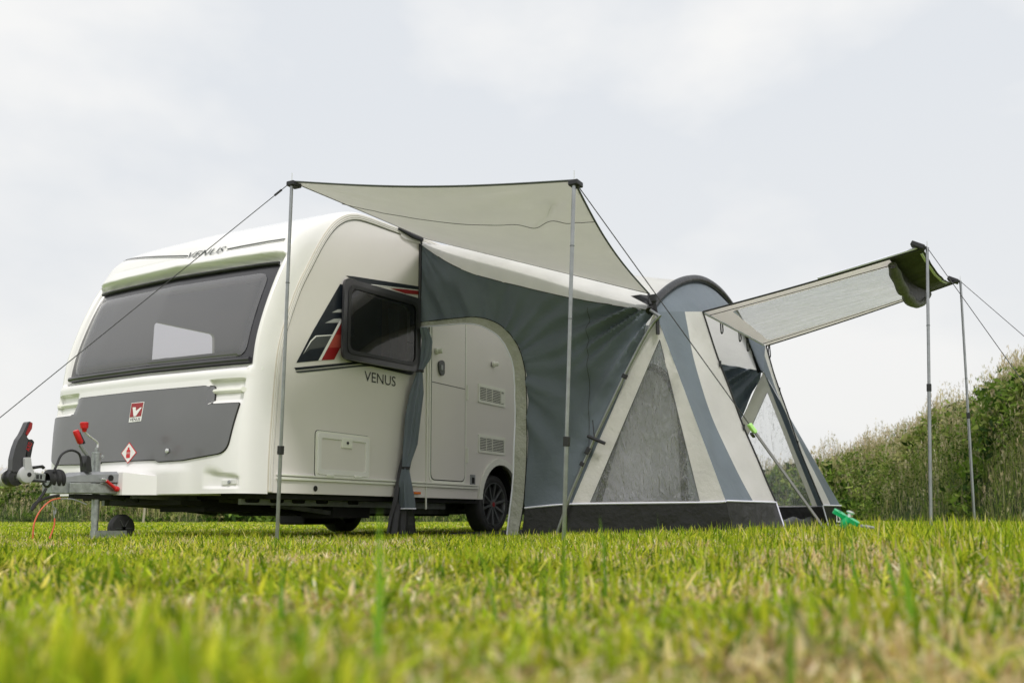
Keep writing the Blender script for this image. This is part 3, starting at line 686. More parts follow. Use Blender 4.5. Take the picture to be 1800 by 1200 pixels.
mb = MB(); mb.box((c[0]+.0, -.03, c[1]), (.035, .012, .05), bev=.006); mb.build('keyhole', M['castg'], hd)
for px, py, nm in ((765, 617, 'door_retainer'), (865, 640, 'awning_lamp')):
    c = onY(px, py); mb = MB(); mb.lathe([(0, .03), (.02, .032), (.03, .022), (.055, .024), (.065, .018), (.066, 0)], (c[0], -.008, c[1]), (.25, -1, 0), 20); mb.build(nm, M['rail'], van, True)
for py in (690, 800): c = onY(820, py); mb = MB(); mb.box((c[0], -.012, c[1]), (.02, .016, .15), bev=.004); mb.build('hinge', M['rail'], door)
for (x0, y0, x1, y1), sp in (((840, 672, 887, 709), .80), ((840, 761, 887, 800), 2)):
    a_ = onY(x0, y0); b_ = onY(x1, y1); X0, X1 = a_[0], b_[0]; Z1, Z0 = a_[1]-.005, b_[1]-.0
    if sp < 1: Z0 = onY(x1, 716)[1]
    Vv = rounded([(X0, Z0), (X1, Z0), (X1, Z1), (X0, Z1)], .012); I_ = .028; xs_ = X0+(X1-X0)*min(sp, 1)
    vent = sheet('fridge_vent', Vv, side, M['rail'], van, .010, .01, .3, [[(X0+I_, Z0+I_), (X1-I_, Z0+I_), (X1-I_, Z1-I_), (X0+I_, Z1-I_)]])
    mb = MB(); mb.box(((X0+X1)/2, -.002, (Z0+Z1)/2), (X1-X0-.03, .003, Z1-Z0-.03)); mb.build('backing', M['gap'], vent)
    mb = MB(); ns_ = 8
    for i in range(ns_): zz = Z0+I_+(Z1-Z0-2*I_)*(i+.5)/ns_; mb.box(((X0+X1)/2, -.009, zz+.002), (X1-X0-2*I_+.004, .008, .0075))
    mb.box((X0+(X1-X0)*.5, -.010, (Z0+Z1)/2), (.008, .009, Z1-Z0-2*I_)); mb.box((X0+(X1-X0)*.28, -.010, (Z0+Z1)/2), (.006, .009, Z1-Z0-2*I_))
    if sp < 1: mb.box((X0+(X1-X0)*.82, -.011, (Z0+Z1)/2), (.012, .010, Z1-Z0-2*I_)); mb.box((X0+(X1-X0)*.88, -.012, (Z0+Z1)/2-.01), (.06, .008, .09))
    mb.build('slats', M['rail'], vent)
c = onY(830, 844); mb = MB(); mb.box((c[0], -.006, c[1]), (.085, .01, .115), bev=.003); o_ = mb.build('flue_plate', M['castg'], van)
mb = MB(); mb.box((c[0], -.012, c[1]), (.045, .004, .06)); mb.build('slot', M['gap'], o_)
mb = MB(); mb.box((1.93, -.006, 1.2), (.012, .012, 1.9)); mb.build('awning_pad', M['rail'], van)
# ------------------------------------------------ front window
def tz(pts, s=-.16): return [((lambda p: (p.y, p.z))(hit(px, py, (s, 0, 0), (1, 0, 0)))) for px, py in pts]
mp_ = lambda u, v, off=0.: FP(u, v, off)
WO = rounded([(.075, 1.285), (.085, 2.10), (W-.085, 2.10), (W-.075, 1.285)], [.05, .07, .07, .05])
WI = rounded([(.145, 1.345), (.15, 2.02), (W-.15, 2.02), (W-.145, 1.345)], [.10, .10, .10, .10])
WI2 = rounded([(.19, 1.39), (.19, 1.99), (W-.19, 1.99), (W-.19, 1.39)], .09)
fw = sheet('front_window', WO, mp_, M['frame'], van, .014, .014, .07, [WI2]); tag(fw, 'wide smoke tinted front window')
M['fwin2'] = M['fwin']
def dome(u, v, off=0.):
    e = min((min(u, W-u)-.145)/.06, (v-1.345)/.05, (2.02-v)/.05); return FP(u, v, off+.022*float(sst(0, 1, np.array(max(0., e))))*.6)
sheet('pane', WI, dome, M['fwin'], fw, .018, 0, .035)
mb = MB(); pts = [FP(t_, 2.095, .03) for t_ in np.linspace(.1, W-.1, 30)]; mb.tube(pts, .014, 8); mb.build('hinge_rail', M['black'], fw, True)
mb = MB(); pts = [FP(t_, 1.315, .03) for t_ in np.linspace(.1, W-.1, 30)]; mb.tube(pts, .022, 8); mb.build('bottom_bar', M['frame'], fw, True)
for t_ in (.30, 1.0, 1.62, 2.02): mb = MB(); mb.box(FP(t_, 1.385, -.03), (.03, .09, .03), bev=.005); mb.build('catch', M['black'], fw)
# front lettering and coach lines on the roof nose
def fnose(px, py): 
    # where the view meets the nose
    best = None
    for k in range(60):
        s_ = .0+.02*k; p = hit(px, py, (s_, 0, 0), (1, 0, 0)); q = FP(min(max(p.y, 0), W), p.z, 0)
        e = abs(q.x-s_)
        if best is None or e < best[0]: best = (e, p.y, p.z)
    return best[1], best[2]
LA = fnose(236, 467); LB = fnose(330, 450); LC = fnose(399, 438); LD = fnose(500, 420)
def nline(a, b_, dz, th, mt, nm='coach_line'):
    P = [a, b_]; V = []; F = []; n_ = 24
    for i in range(n_+1):
        f = i/n_; t_ = a[0]+(b_[0]-a[0])*f; z_ = a[1]+(b_[1]-a[1])*f+dz
        V += [FP(t_, z_, .003), FP(t_, z_+th, .003)]
    for i in range(n_): F.append((2*i, 2*i+1, 2*i+3, 2*i+2))
    return mesh(nm, V, F, mt, van)
for a_, b_ in ((LA, LB), (LC, LD)): nline(a_, b_, -.003, .011, M['greyd']); nline(a_, b_, -.016, .004, M['greyd'])
lw = LB[0]-LC[0]-.03
lettering('VENUS', lambda x, y: FP(LB[0]-.015-x, LB[1]-.026+(LC[1]-LB[1])*x/lw+y, .008), M['greyd'], van, width=lw, height=.058, shear=.35, bold=0)
# ------------------------------------------------ gas locker lid
LP = [(.345, 1.125), (1.905, 1.125), (1.905, .985), (2.175, .985), (2.14, .63), (2.09, .60), (1.47, .585), (1.44, .60), (.83, .60), (.80, .585), (.55, .590), (.155, .635), (.085, .985), (.335, .985)]
LR = rounded(LP, [.03, .03, .03, .01, .05, .05, .01, .01, .01, .01, .02, .08, .01, .03])
def grow(P, g):
    c = Vector((1.125, .85)); return [((p[0]-c.x)*(1+g/1.0)+c.x, (p[1]-c.y)*(1+g/.27)+c.y) for p in P]
lid = sheet('locker_lid', LR, mp_, M['grey'], van, .014, .012, .06); tag(lid, 'mid grey gas locker lid')
lp_ = resample(LR, .06); mb = MB(); mb.tube([FP(u, v, .004) for u, v in lp_+[lp_[0]]], .006, 6); mb.build('seal', M['gap'], lid, True)
bc, bz0, bz1 = 1.068, .895, 1.04; mp2 = lambda u, v, off=0.: FP(u, v, off)
bdg = sheet('badge', [(bc+.065, bz0-.005), (bc+.068, bz1), (bc-.068, bz1+.003), (bc-.065, bz0)], mp2, M['white'], lid, .0165, .002, .2)
sheet('red_field', [(bc+.060, bz0+.035), (bc+.063, bz1-.004), (bc-.063, bz1-.002), (bc-.060, bz0+.038)], mp2, M['redpaint'], bdg, .0178, .001, .2)
sheet('letter', [(bc+.043, bz1-.035), (bc+.010, bz1-.035), (bc+.002, bz0+.080), (bc-.040, bz1-.040), (bc-.056, bz1-.040), (bc-.006, bz0+.040), (bc+.018, bz0+.040)], mp2, M['white'], bdg, .019, .001, .2)
lettering('VENUS', lambda x, y: FP(bc+.055-x, bz0+.005+y, .0175), M['black'], bdg, width=.11, height=.022)
dc, dz = 1.103, .658; dia = lambda s_: [(dc+.077*s_, dz), (dc, dz-.072*s_), (dc-.077*s_, dz), (dc, dz+.072*s_)]
dl = sheet('warning_label', dia(1.12), mp2, M['red'], lid, .0165, .002, .2); sheet('white_field', dia(1.0), mp2, M['white'], dl, .0175, .001, .2)
sheet('gas_bottle', rounded([(dc+.020, dz-.038), (dc-.020, dz-.038), (dc-.020, dz+.018), (dc-.009, dz+.028), (dc-.009, dz+.042), (dc+.009, dz+.042), (dc+.009, dz+.028), (dc+.020, dz+.018)], .004), mp2, M['red'], dl, .0185, .001, .2)
lettering('LPG', lambda x, y: FP(dc+.017-x, dz-.008+y, .0195), M['white'], dl, width=.034, height=.014)
mb = MB(); p = FP(.695, .66, .02); mb.lathe([(0, .017), (.008, .017), (.012, .010), (.012, 0)], p, (-1, 0, 0), 20); mb.build('lock', M['chrome'], lid, True)
for sg in (0, 1):
    f_ = (lambda t_: t_) if sg == 0 else (lambda t_: W-t_)
    mb = MB(); mb.tube([FP(f_(t_), 1.085, .004) for t_ in (.07, .10, .2, .3, .36)], .020, 8)
    gh = mb.build('grab_handle', M['rail'], van, True)
# front marker lamp
mb = MB(); p = FP(.16, .43, -.002); p2 = FP(.30, .425, -.002); dd = (p2-p).normalized(); q_ = (p+p2)/2-Vector((.0, 0, 0))
pm = FP(.135, .425, .004); mb.bar(FP(.085, .427, .004), FP(.20, .422, .004), .016, .036, bev=.004); ml = mb.build('marker_lamp', M['lens'], van)
mb = MB(); mb.lathe([(0, .013), (.006, .010), (.006, 0)], pm+Vector((-.012, -.004, 0)), (-1, -.3, 0), 14); mb.build('bulb', M['castg'], ml)
# small sticker by the window
sheet('sticker', rounded([(.012, 1.235), (.065, 1.24), (.065, 1.265), (.012, 1.26)], .004), mp_, M['white'], van, .003, .002, .2)

# ------------------------------------------------ chassis and drawbar
mb = MB()
for sg in (-1, 1):
    mb.bar((-.44, W/2+sg*.16, .365), (1.1, W/2+sg*.62, .31), .05, .10); mb.bar((1.1, W/2+sg*.62, .28), (5.2, W/2+sg*.62, .28), .045, .14)
mb.build('chassis_rails', M['rust'], van)
for sg in (-1, 1):
    mb = MB(); mb.bar((.02, W/2+sg*.78, .315), (2.75, W/2+sg*.78, .30), .035, .085); fb = mb.build('floor_bearer', M['castg'], van)
    if sg < 0:
        for x_ in (.12, .38, .62, .9, 1.3): mb = MB(); mb.box((x_, W/2-.80, .312), (.13, .008, .05), bev=.02); mb.build('slot', M['gap'], fb)
mb = MB(); mb.box((2.72, W/2, .335), (5.4, W-.16, .04)); mb.box((2.3, W/2, .26), (2.4, .7, .14)); mb.box((1.35, .55, .25), (.5, .35, .16)); mb.box((.35, 1.0, .27), (.6, .5, .10))
mb.bar((-.2, W/2, .29), (1.2, W/2, .22), .8, .04); mb.build('underfloor', M['bag'], van)
mb = MB(); mb.tube([(3.27, .2, .26), (3.27, W-.2, .26)], .045, 10); mb.build('axle', M['rust'], van)
for yy in (.42, W-.42):                # corner steadies folded up
    mb = MB(); mb.bar((.5, yy, .27), (1.15, yy, .21), .05, .035); mb.bar((.5, yy+.07, .27), (1.15, yy+.07, .22), .02, .03); mb.build('corner_steady', M['rust'], van)
for y0, sg in ((.06, -1), (W-.06, 1)):
    c = Vector((3.27, y0, .31)); tyre = MB(); ax = (0, sg, 0)
    prof_ = [(-.19, .20), (-.19, .27), (-.175, .300), (-.14, .310), (-.05, .310), (-.018, .300), (-.002, .275), (0, .245), (-.012, .222)]
    wh = MB().lathe(prof_, c, ax, 48).build('wheel', M['rubber'], van, True)
    mb = MB(); mb.lathe([(-.012, .224), (-.004, .226), (-.002, .216), (-.03, .205), (-.10, .20), (-.10, 0)], c, ax, 48); mb.build('rim', M['alloy'], wh, True)
    mb = MB(); mb.lathe([(-.085, .198), (-.084, 0)], c, ax, 40); mb.build('brake_drum', M['black'], wh)
    mb = MB()
    for k in range(10):
        a_ = 2*math.pi*k/10+.2; dr = Vector((math.cos(a_), 0, math.sin(a_))); p_ = c+dr*.04+Vector((0, -sg*.03, 0)); q_ = c+dr*.212+Vector((0, -sg*.010, 0))
        mb.bar(p_, q_, .024, .022, up=(0, sg, 0), bev=.004)
    mb.build('spokes', M['alloy'], wh)
    mb = MB(); mb.lathe([(-.05, .055), (-.018, .05), (-.014, .03), (-.013, 0)], c, ax, 24); mb.build('hub_cap', M['alloy'], wh, True)
    mb = MB(); mb.lathe([(-.0125, .024), (-.012, .024), (-.0115, 0)], c, ax, 20); mb.build('hub_badge', M['redpaint'], wh)
    mb = MB(); rr_ = .375; V = []; F = []
    for i in range(21):
        a_ = math.pi*i/20-.0; 
        for yy in (y0-sg*.0, y0-sg*.28): V.append((3.27-rr_*math.cos(a_), yy, .34+rr_*math.sin(a_)))
    for i in range(20): F.append((2*i, 2*i+1, 2*i+3, 2*i+2))
    mesh('wheel_box', V, F, M['gap'], van)
mb = MB(); mb.box((2.55, W-.3, .19), (.5, .35, .18), bev=.02); mb.build('water_tank', M['bag'], van)
T = W/2
# cover over the drawbar
mb = MB(); lo_ = [(-.50, T-.13), (-.20, T-.60), (.0, T-.60), (.0, T+.60), (-.20, T+.60), (-.50, T+.13)]
V = [(x, y, .34) for x, y in lo_]+[(x, y, (.505, .445, .50, .50, .445, .505)[i]) for i, (x, y) in enumerate(lo_)]+[(-.40, T-.16, .50), (-.40, T+.16, .50)]
F = [tuple(range(5, -1, -1)), (0, 1, 7, 6), (1, 2, 8, 7), (2, 3, 9, 8), (3, 4, 10, 9), (4, 5, 11, 10), (5, 0, 6, 11), (6, 7, 12), (7, 8, 9, 10, 13, 12), (10, 11, 13), (6, 12, 13, 11)]
mesh('drawbar_cover', V, F, M['shell'], van)
# coupling
mb = MB(); yb = .075
V = []
secs = [(-.93, .045, .43, .475), (-.86, .06, .425, .482), (-.80, .075, .425, .495), (-.50, .085, .432, .512)]
for x, hw, z0, z1 in secs: V += [(x, T-hw, z0), (x, T-hw, z1-.02), (x, T-hw+.02, z1), (x, T+hw-.02, z1), (x, T+hw, z1-.02), (x, T+hw, z0)]
F = [tuple(range(5, -1, -1)), tuple(18+i for i in range(6))]
for i in range(3):
    for j in range(6): F.append((i*6+j, i*6+(j+1) % 6, (i+1)*6+(j+1) % 6, (i+1)*6+j))
mb.add(V, F); coup = mb.build('coupling_head', M['castg'], van)
mb = MB(); mb.bar((-.88, T, .382), (-.50, T, .386), .15, .075, bev=.006); mb.box((-.93, T, .385), (.14, .11, .09), bev=.006); mb.build('drawbar_channel', M['galv'], coup)
mb = MB(); mb.lathe([(-.005, .045), (.008, .068), (.026, .070), (.036, .056), (.046, .071), (.064, .073), (.074, .058), (.084, .073), (.098, .070)], (-1.005, T, .438), (1, 0, .02), 28); mb.build('rubber_bellows', M['rubber'], coup, True)
mb = MB(); mb.bar((-1.17, T, .455), (-1.03, T, .448), .05, .055, bev=.006); mb.build('towing_shaft', M['galv'], coup)
mb = MB(); mb.bar((-1.17, T-.004, .425), (-1.03, T-.004, .420), .07, .014); mb.build('shaft_underside', M['black'], coup)
for dx, s_ in ((-1.12, .6), (-1.09, 1), (-1.065, .7)): mb = MB(); mb.box((dx, T-.027, .452), (.016*s_, .005, .028)); mb.build('shaft_slot', M['black'], coup)
stab = MB().lathe([(-.055, .02), (-.05, .05), (-.01, .06), (.035, .060), (.05, .052), (.056, .03), (.056, 0)], (-1.19, T-.02, .460), (0, -1, 0), 28).build('stabiliser', M['lgrey'], coup, True)
mb = MB(); mb.lathe([(0, .015), (.003, .015), (.004, 0)], (-1.182, T-.0755, .462), (0, -1, 0), 16); mb.build('bolt', M['gap'], coup)
mb = MB(); mb.lathe([(-.05, .03), (-.045, .05), (.0, .062), (.045, .055), (.05, .02)], (-1.25, T, .44), (0, -1, 0), 24); mb.build('ball_cup', M['black'], coup, True)
mb = MB(); mb.lathe([(-.02, .055), (.0, .064), (.02, .055)], (-1.275, T+.02, .44), (0, -1, .0), 20); mb.build('cup_ring', M['lgrey'], coup, True)
def plate(name, P, mt, par, y0, y1, bev=.012):
    P = rounded(P, bev, 4); return MB().prism([(x, y0, z) for x, z in P], (0, y1-y0, 0)).build(name, mt, par)
arm = plate('lever_arm', [onY(158/5, 720+420/5, T), onY(212/5, 720+418/5, T), onY(222/5, 720+500/5, T), onY(238/5, 720+560/5, T), onY(160/5, 720+550/5, T)], M['lgrey'], coup, T-.075, T-.03)
q5 = lambda pts, y=T: [onY(a/5, 720+b_/5, y) for a, b_ in pts]
hnd = plate('stabiliser_handle', q5([(218, 103), (238, 118), (234, 170), (190, 240), (212, 262), (196, 330), (165, 480), (160, 530), (130, 550), (62, 545), (68, 430), (90, 340), (118, 265), (150, 220), (170, 180), (200, 112)]), M['frame'], coup, T-.055, T-.005, .01)
plate('handle_label', q5([(205, 262), (235, 262), (254, 285), (240, 330), (222, 425), (190, 415)]), M['black'], hnd, T-.060, T-.0, .006)
plate('release_button', q5([(222, 110), (238, 120), (232, 168), (192, 232), (180, 215)]), M['redpaint'], hnd, T-.062, T-.01, .004)
a0 = Vector((*onY(209/5, 720+368/5, T), 0)); a1 = Vector((*onY(238/5, 720+298/5, T), 0)); dr = (a1-a0); Ln = dr.length; dr.normalize(); pr_ = Vector((-dr.y, dr.x, 0))
lettering('ALKO', lambda x, y: Vector(((a0+dr*x+pr_*(y)).x, T-.0605, (a0+dr*x+pr_*y).y)), M['red'], hnd, width=Ln, height=.030)
mb = MB(); mb.tube([Vector((x, T-.02, z)) for x, z in q5([(225, 525), (270, 508), (330, 500), (355, 498), (370, 512)])], [.014, .011, .010, .012, .012], 8); mb.build('coupling_lever', M['black'], coup, True)
# jockey wheel
x1, z1 = -.628, .635
jw = MB().tube([(-.628, T, .42), (-.628, T, z1)], .031, 16).build('jockey_wheel', M['galv'], van, True)
mb = MB(); mb.tube([(-.618, T, .44), (-.618, T, .155)], .027, 14); mb.tube([(-.618, T, .16), (-.618, T, .03)], .024, 14); mb.build('inner_tube', M['galv'], jw, True)
mb = MB(); mb.lathe([(0, .033), (.012, .033), (.018, .012), (.045, .012), (.05, .004)], (-.628, T, z1), (0, 0, 1), 16); mb.tube([(-.60, T, z1-.015), (-.572, T, z1-.015)], .012, 8); mb.build('collar', M['galv'], jw, True)
mb = MB(); mb.tube(spline([Vector((-.625, T, .67)), Vector((-.622, T, .715)), Vector((-.66, T, .742)), Vector((-.715, T, .775)), Vector((-.735, T, .80))], 5), .0075, 8); mb.build('crank', M['chrome'], jw, True)
mb = MB(); mb.lathe([(-.045, .012), (-.02, .020), (-.018, .026), (.02, .030), (.026, .024), (.027, 0)], (-.737, T, .832), (-.08, 0, 1), 18); mb.build('crank_knob', M['red'], jw, True)
mb = MB(); mb.bar((-.625, T-.035, .055), (-.375, T-.035, .052), .006, .055, up=(0, 0, 1)); mb.bar((-.625, T+.035, .055), (-.375, T+.035, .052), .006, .055); mb.build('fork', M['galv'], jw)
cw = Vector((-.395, T, .095)); mb = MB(); mb.lathe([(-.03, .02), (-.03, .07), (-.027, .098), (-.01, .106), (.01, .106), (.027, .098), (.03, .07), (.03, .02)], cw, (0, -1, 0), 32); jt = mb.build('jockey_tyre', M['rubber'], jw, True)
mb = MB()
for k in range(6): a_ = k*math.pi/3; mb.bar(cw+Vector((math.cos(a_)*.015, -.031, math.sin(a_)*.015)), cw+Vector((math.cos(a_)*.07, -.031, math.sin(a_)*.07)), .004, .012, up=(0, 1, 0))
mb.build('wheel_spokes', M['greyd'], jt)
# handbrake, red lever, cables
mb = MB(); pts = [Vector((x, T-.05, z)) for x, z in q5([(785, 560), (782, 470), (770, 400), (735, 350), (705, 300)], T-.05)]; mb.tube(spline(pts, 4), .016, 8); hb = mb.build('handbrake', M['castg'], van, True)
mb = MB(); g = [Vector((x, T-.05, z)) for x, z in q5([(712, 295), (663, 180)], T-.05)]; mb.tube([g[0], g[0].lerp(g[1], .1), g[0].lerp(g[1], .9), g[1]], [.016, .022, .022, .018], 12); mb.build('grip', M['red'], hb, True)
mb = MB(); mb.bar(g[0]+Vector((.017, -.006, .0)), g[1]+Vector((.017, -.006, -.01)), .026, .014); mb.build('grip_strip', M['black'], hb)
mb = MB(); g = [Vector((x, T-.10, z)) for x, z in q5([(890, 608), (915, 606), (940, 625)], T-.10)]; mb.tube(g, .007, 8); rl = mb.build('brake_release_lever', M['chrome'], van, True)
mb = MB(); g = [Vector((x, T-.10, z)) for x, z in q5([(935, 622), (1015, 690)], T-.10)]; mb.tube(g, [.011, .013], 10); mb.lathe([(-.02, .004), (-.012, .018), (0, .021), (.012, .018), (.02, .003)], g[1]+Vector((.01, 0, -.003)), (1, 0, -.6), 16); mb.build('grip', M['red'], rl, True)
mb = MB(); mb.lathe([(0, .022), (.002, .022), (.002, 0)], (-.565, T-.0865, .462), (0, -1, 0), 14); mb.build('lever_slot', M['gap'], coup)
mb = MB(); pts = [Vector((x, T-.06, z)) for x, z in q5([(715, 500), (712, 440), (690, 380), (620, 355), (540, 395), (500, 480), (470, 545)], T-.06)]; mb.tube(spline(pts, 6), .0085, 8)
pts = [Vector((x, T-.07, z)) for x, z in q5([(405, 690), (370, 750), (300, 850), (280, 880), (310, 820), (420, 770), (520, 750)], T-.07)]; mb.tube(spline(pts, 6), .010, 8); mb.build('tow_lead', M['black'], van, True)
plate('plug_holder', q5([(690, 550), (685, 470), (700, 400), (725, 420), (738, 545)]), M['black'], van, T-.09, T-.02, .008)
mb = MB(); pts = [Vector((x, T-.09, z)) for x, z in q5([(530, 775), (440, 800), (350, 890), (300, 1000), (288, 1130)], T-.09)]; mb.tube(spline(pts, 8), .005, 6)
pts = [Vector((x, T-.09, z)) for x, z in q5([(480, 950), (475, 1020), (435, 1130)], T-.09)]; mb.tube(spline(pts, 6), .005, 6); bc_ = mb.build('breakaway_cable', M['orange'], van, True)
mb = MB(); pts = [Vector((x, T-.09, z)) for x, z in q5([(455, 800), (470, 850), (490, 870), (485, 915), (470, 880), (480, 960)], T-.09)]; mb.tube(spline(pts, 5), .0035, 6)
pts = [Vector((x, T-.09, z)) for x, z in q5([(530, 780), (640, 785), (760, 830)], T-.09)]; mb.tube(spline(pts, 5), .004, 6); mb.build('clip', M['castg'], bc_, True)
mb = MB(); mb.box((-.56, T, .325), (.5, .07, .035)); mb.lathe([(0, .05), (.03, .05), (.035, .0)], (-.35, T-.05, .32), (0, 0, -1), 16); mb.build('brake_linkage', M['bag'], coup)

# ================================================================== awning
XS, XF = 1.8, 5.2
awn = empty('awning', (3.5, -1.5, 0), 'blue grey and cream drive away awning pitched against the caravan side', 'awning')
SEAM = [(.03, 2.70), (-.08, 2.62), (-.33, 2.447), (-.62, 2.30), (-.975, 2.171), (-1.517, 1.990), (-1.95, 1.872), (-2.26, 1.795)]
SEAMS = [tuple(p) for p in spline([Vector(p) for p in SEAM], 5)]
def fan(u, v, c, k, amp, r0, r1, o=0.):
    dx = u-c[0]; dy = v-c[1]; r = math.hypot(dx, dy); th = math.atan2(dy, dx)
    f = 1-float(sst(r0, r1, r))
    nn = mnoise.noise(Vector((th*k+o, o*3.1, r*.5)))
    nn = nn*.6+.5*(.28-abs(mnoise.noise(Vector((th*k*.7+o, 7.7+o, r*.4)))))
    return amp*f*nn*min(1, r/r0)
def pleat(u, v, c, k, amp, R1, o=0., r0=.25):
    dx = u-c[0]; dy = v-c[1]; r = math.hypot(dx, dy); th = math.atan2(dy, dx)
    f = (1-float(sst(.15*R1, R1, r)))*min(1, r/r0); q = .5+1.2*mnoise.noise(Vector((th*3+o, r*1.2, o)))
    return amp*f*q*math.sin(th*k+1.5*mnoise.noise(Vector((th*4, o, r*.6))))
def wall_w(y, z):
    d = fan(y, z, (.05, 2.75), 7, .08, .6, 1.6, 1.) + fan(y, z, (-.80, 1.50), 4.5, .07, .6, 1.35, 4.)+fan(y, z, (-2.42, 1.96), 9, .07, .5, 1.3, 9.)
    d += pleat(y, z, (-2.42, 1.96), 34, .050, 1.7, 3., .5)+pleat(y, z, (.1, 2.85), 34, .044, 1.6, 6., .5)+pleat(y, z, (-.75, 1.45), 22, .034, 1.25, 8., .5)
    d += .010*mnoise.noise(Vector((y*2.2-z*1.4, z*3.4+y*1.2, 2.)))+.004*mnoise.noise(Vector((y*6-z*5, z*9+y*4, 5.)))
    e = min(1, abs(y-.03)*8)
    return d*e
def wall(xw, sg):
    def f(u, v, off=0.): return Vector((xw+sg*(off+wall_w(u, v)), u, v))
    return f
def flat(xw, sg): return lambda u, v, off=0.: Vector((xw+sg*(off+.35*wall_w(u, v)), u, v))
near, far0 = wall(XS, -1), wall(XF, 1); nearf, farf0 = flat(XS, -1), flat(XF, 1)
def flare(f): return lambda u, v, off=0.: f(u, v, off)+Vector((.10*min(1, max(0, (1.79-v)/1.49))*min(1, max(0, (-u-2.27)/.74)), 0, 0))
far, farf = flare(far0), flare(farf0)
DOOR_IN = [(.06, .0), (.06, 1.895), (-.393, 1.885), (-.60, 1.862), (-.747, 1.80), (-.86, 1.715), (-.935, 1.60), (-.99, 1.45), (-1.005, 1.2), (-1.002, .7), (-.98, .4), (-.925, .0)]
DOOR_OUT = [(.06, 1.945), (-.393, 1.940), (-.62, 1.925), (-.80, 1.865), (-.93, 1.77), (-1.03, 1.64), (-1.09, 1.48), (-1.115, 1.25), (-1.118, .7), (-1.09, .3), (-1.03, .0)]
di = [tuple(p) for p in spline([Vector(p) for p in DOOR_IN[1:-1]], 4)]+[DOOR_IN[-1]]; do_ = [tuple(p) for p in spline([Vector(p) for p in DOOR_OUT], 4)]
APX = (-2.27, 1.79); CB = (-2.80, .30); CG = (-2.87, .0); PF = (-1.52, .285)
STR0 = [(-1.1, .255), (-1.25, .268), (-1.506, .283), (-2.0, .287), (-2.711, .290), CB]      # hem stripe on the side wall
def side_wall(mw, mf, doorcut, CB=CB, CG=CG):
    STR = STR0[:-1]+[CB]
    par = awn
    if doorcut:
        P = [p for p in SEAMS]+[(-1.53, .284), (-1.25, .268), (-1.1, .255)]+[p for p in reversed(do_) if p[1] > .26]
        P = [(q[0], q[1]) for q in P if True]
    else: P = SEAMS+[(-1.53, .284), (-1.1, .27), (.03, .27)]
    w_ = sheet('side_wall', P, mw, M['blue'], par, 0, .002, .022)
    tag(w_, 'blue grey side wall with the rolled back doorway' if doorcut else 'blue grey side wall at the far end')
    if doorcut:
        sheet('doorway_trim', di+list(reversed(do_)), mf, M['door'], w_, .004, .003, .05)
        mb = MB(); mb.tube([mf(u, v, .008) for u, v in di], .0065, 6); mb.build('doorway_piping', M['pipe'], w_, True)
        mb = MB(); mb.tube([mf(u, v, .006) for u, v in do_ if v > .05], .004, 6); mb.build('doorway_seam', M['gap'], w_, True)
        mb = MB(); mb.tube([mw(u, v, .005) for u, v in [(-1.693, 1.885-.03*k) for k in range(42)]], .0022, 5); mb.build('wall_seam', M['greyd'], w_, True)
    # triangular window panel with cream borders
    TA = (-2.305, 1.56); TB = (-1.70, .300); TC = (-2.60, .302) if doorcut else (-2.735, .302)
    CX = CB if doorcut else (-2.79, .295)
    P = [APX, (-1.53, .284)]+[(-2.0, .287), (-2.4, .289)]+[CX]
    if not doorcut: sheet('corner_strip', [APX, CX, CB], mf, M['blue'], par, .001, .002, .06)
    g_ = sheet('window_panel', P, mf, M['cream'], par, .001, .002, .06, [[TA, TB, TC]]); tag(g_, 'cream triangular window panel')
    sheet('clear_window', [TA, TB, TC], mf, M['film'], g_, .0, 0, .05)
    mb = MB(); mb.tube([mf(u, v, .004) for u, v in (TA, TB, TC, TA)], .003, 5); mb.build('window_seam', M['greyd'], g_, True)
    mudp = (STR if doorcut else [(.03, .27)]+STR)+[CG]+[(-2.2, -.02), (-1.06 if doorcut else .03, -.02)]
    md = sheet('mud_wall', mudp, mf, M['mud'], par, .001, .002, .05)
    mb = MB(); S2 = STR if doorcut else [(.03, .27)]+STR; mb.tube([mf(u, v, .006) for u, v in [tuple(p) for p in spline([Vector(p) for p in S2], 4)]], .008, 6); mb.build('hem_piping', M['pipe'], md, True)
    return w_
nw = side_wall(near, nearf, True); fwl = side_wall(far, farf, False, (-3.01, .30), (-3.08, 0.))
# dark upright beading where the wall meets the caravan
mb = MB(); mb.tube([(XS+.0, -.012, 2.72), (XS-.005, -.012, 2.2), (XS-.01, -.012, 1.6), (XS-.05, -.015, 1.1), (XS-.10, -.02, .8)], .016, 8); mb.build('beading', M['black'], awn, True)
# privacy blind inside the near side window
BL_ = [onX(1052, 884, 2.05), onX(1085, 760, 2.05), onX(1105, 690, 2.05), onX(1125, 655, 2.05), onX(1145, 645, 2.05), onX(1168, 660, 2.05), onX(1190, 700, 2.05), onX(1197, 760, 2.05), onX(1205, 884, 2.05)]
bl = [tuple(p) for p in spline([Vector(p) for p in BL_], 5)]
xm = wall(2.05, -1)
blind = sheet('inner_blind', bl, xm, M['mesh'], awn, 0, .002, .06); tag(blind, 'grey mesh blind with a dark arched edge seen through the side window')
mb = MB(); mb.tube([xm(u, v, .004) for u, v in bl], .030, 8); mb.build('blind_edge', M['black'], blind, True)
sheet('inner_curtain', [(-1.35, .05), (-2.9, .05), (-2.75, .5), (-2.38, 1.65), (-2.2, 1.75), (-1.35, 1.85)], wall(2.16, -1), fabric('grey_inner_cloth', (.80, .82, .85), .5), awn, 0, .002, .12)
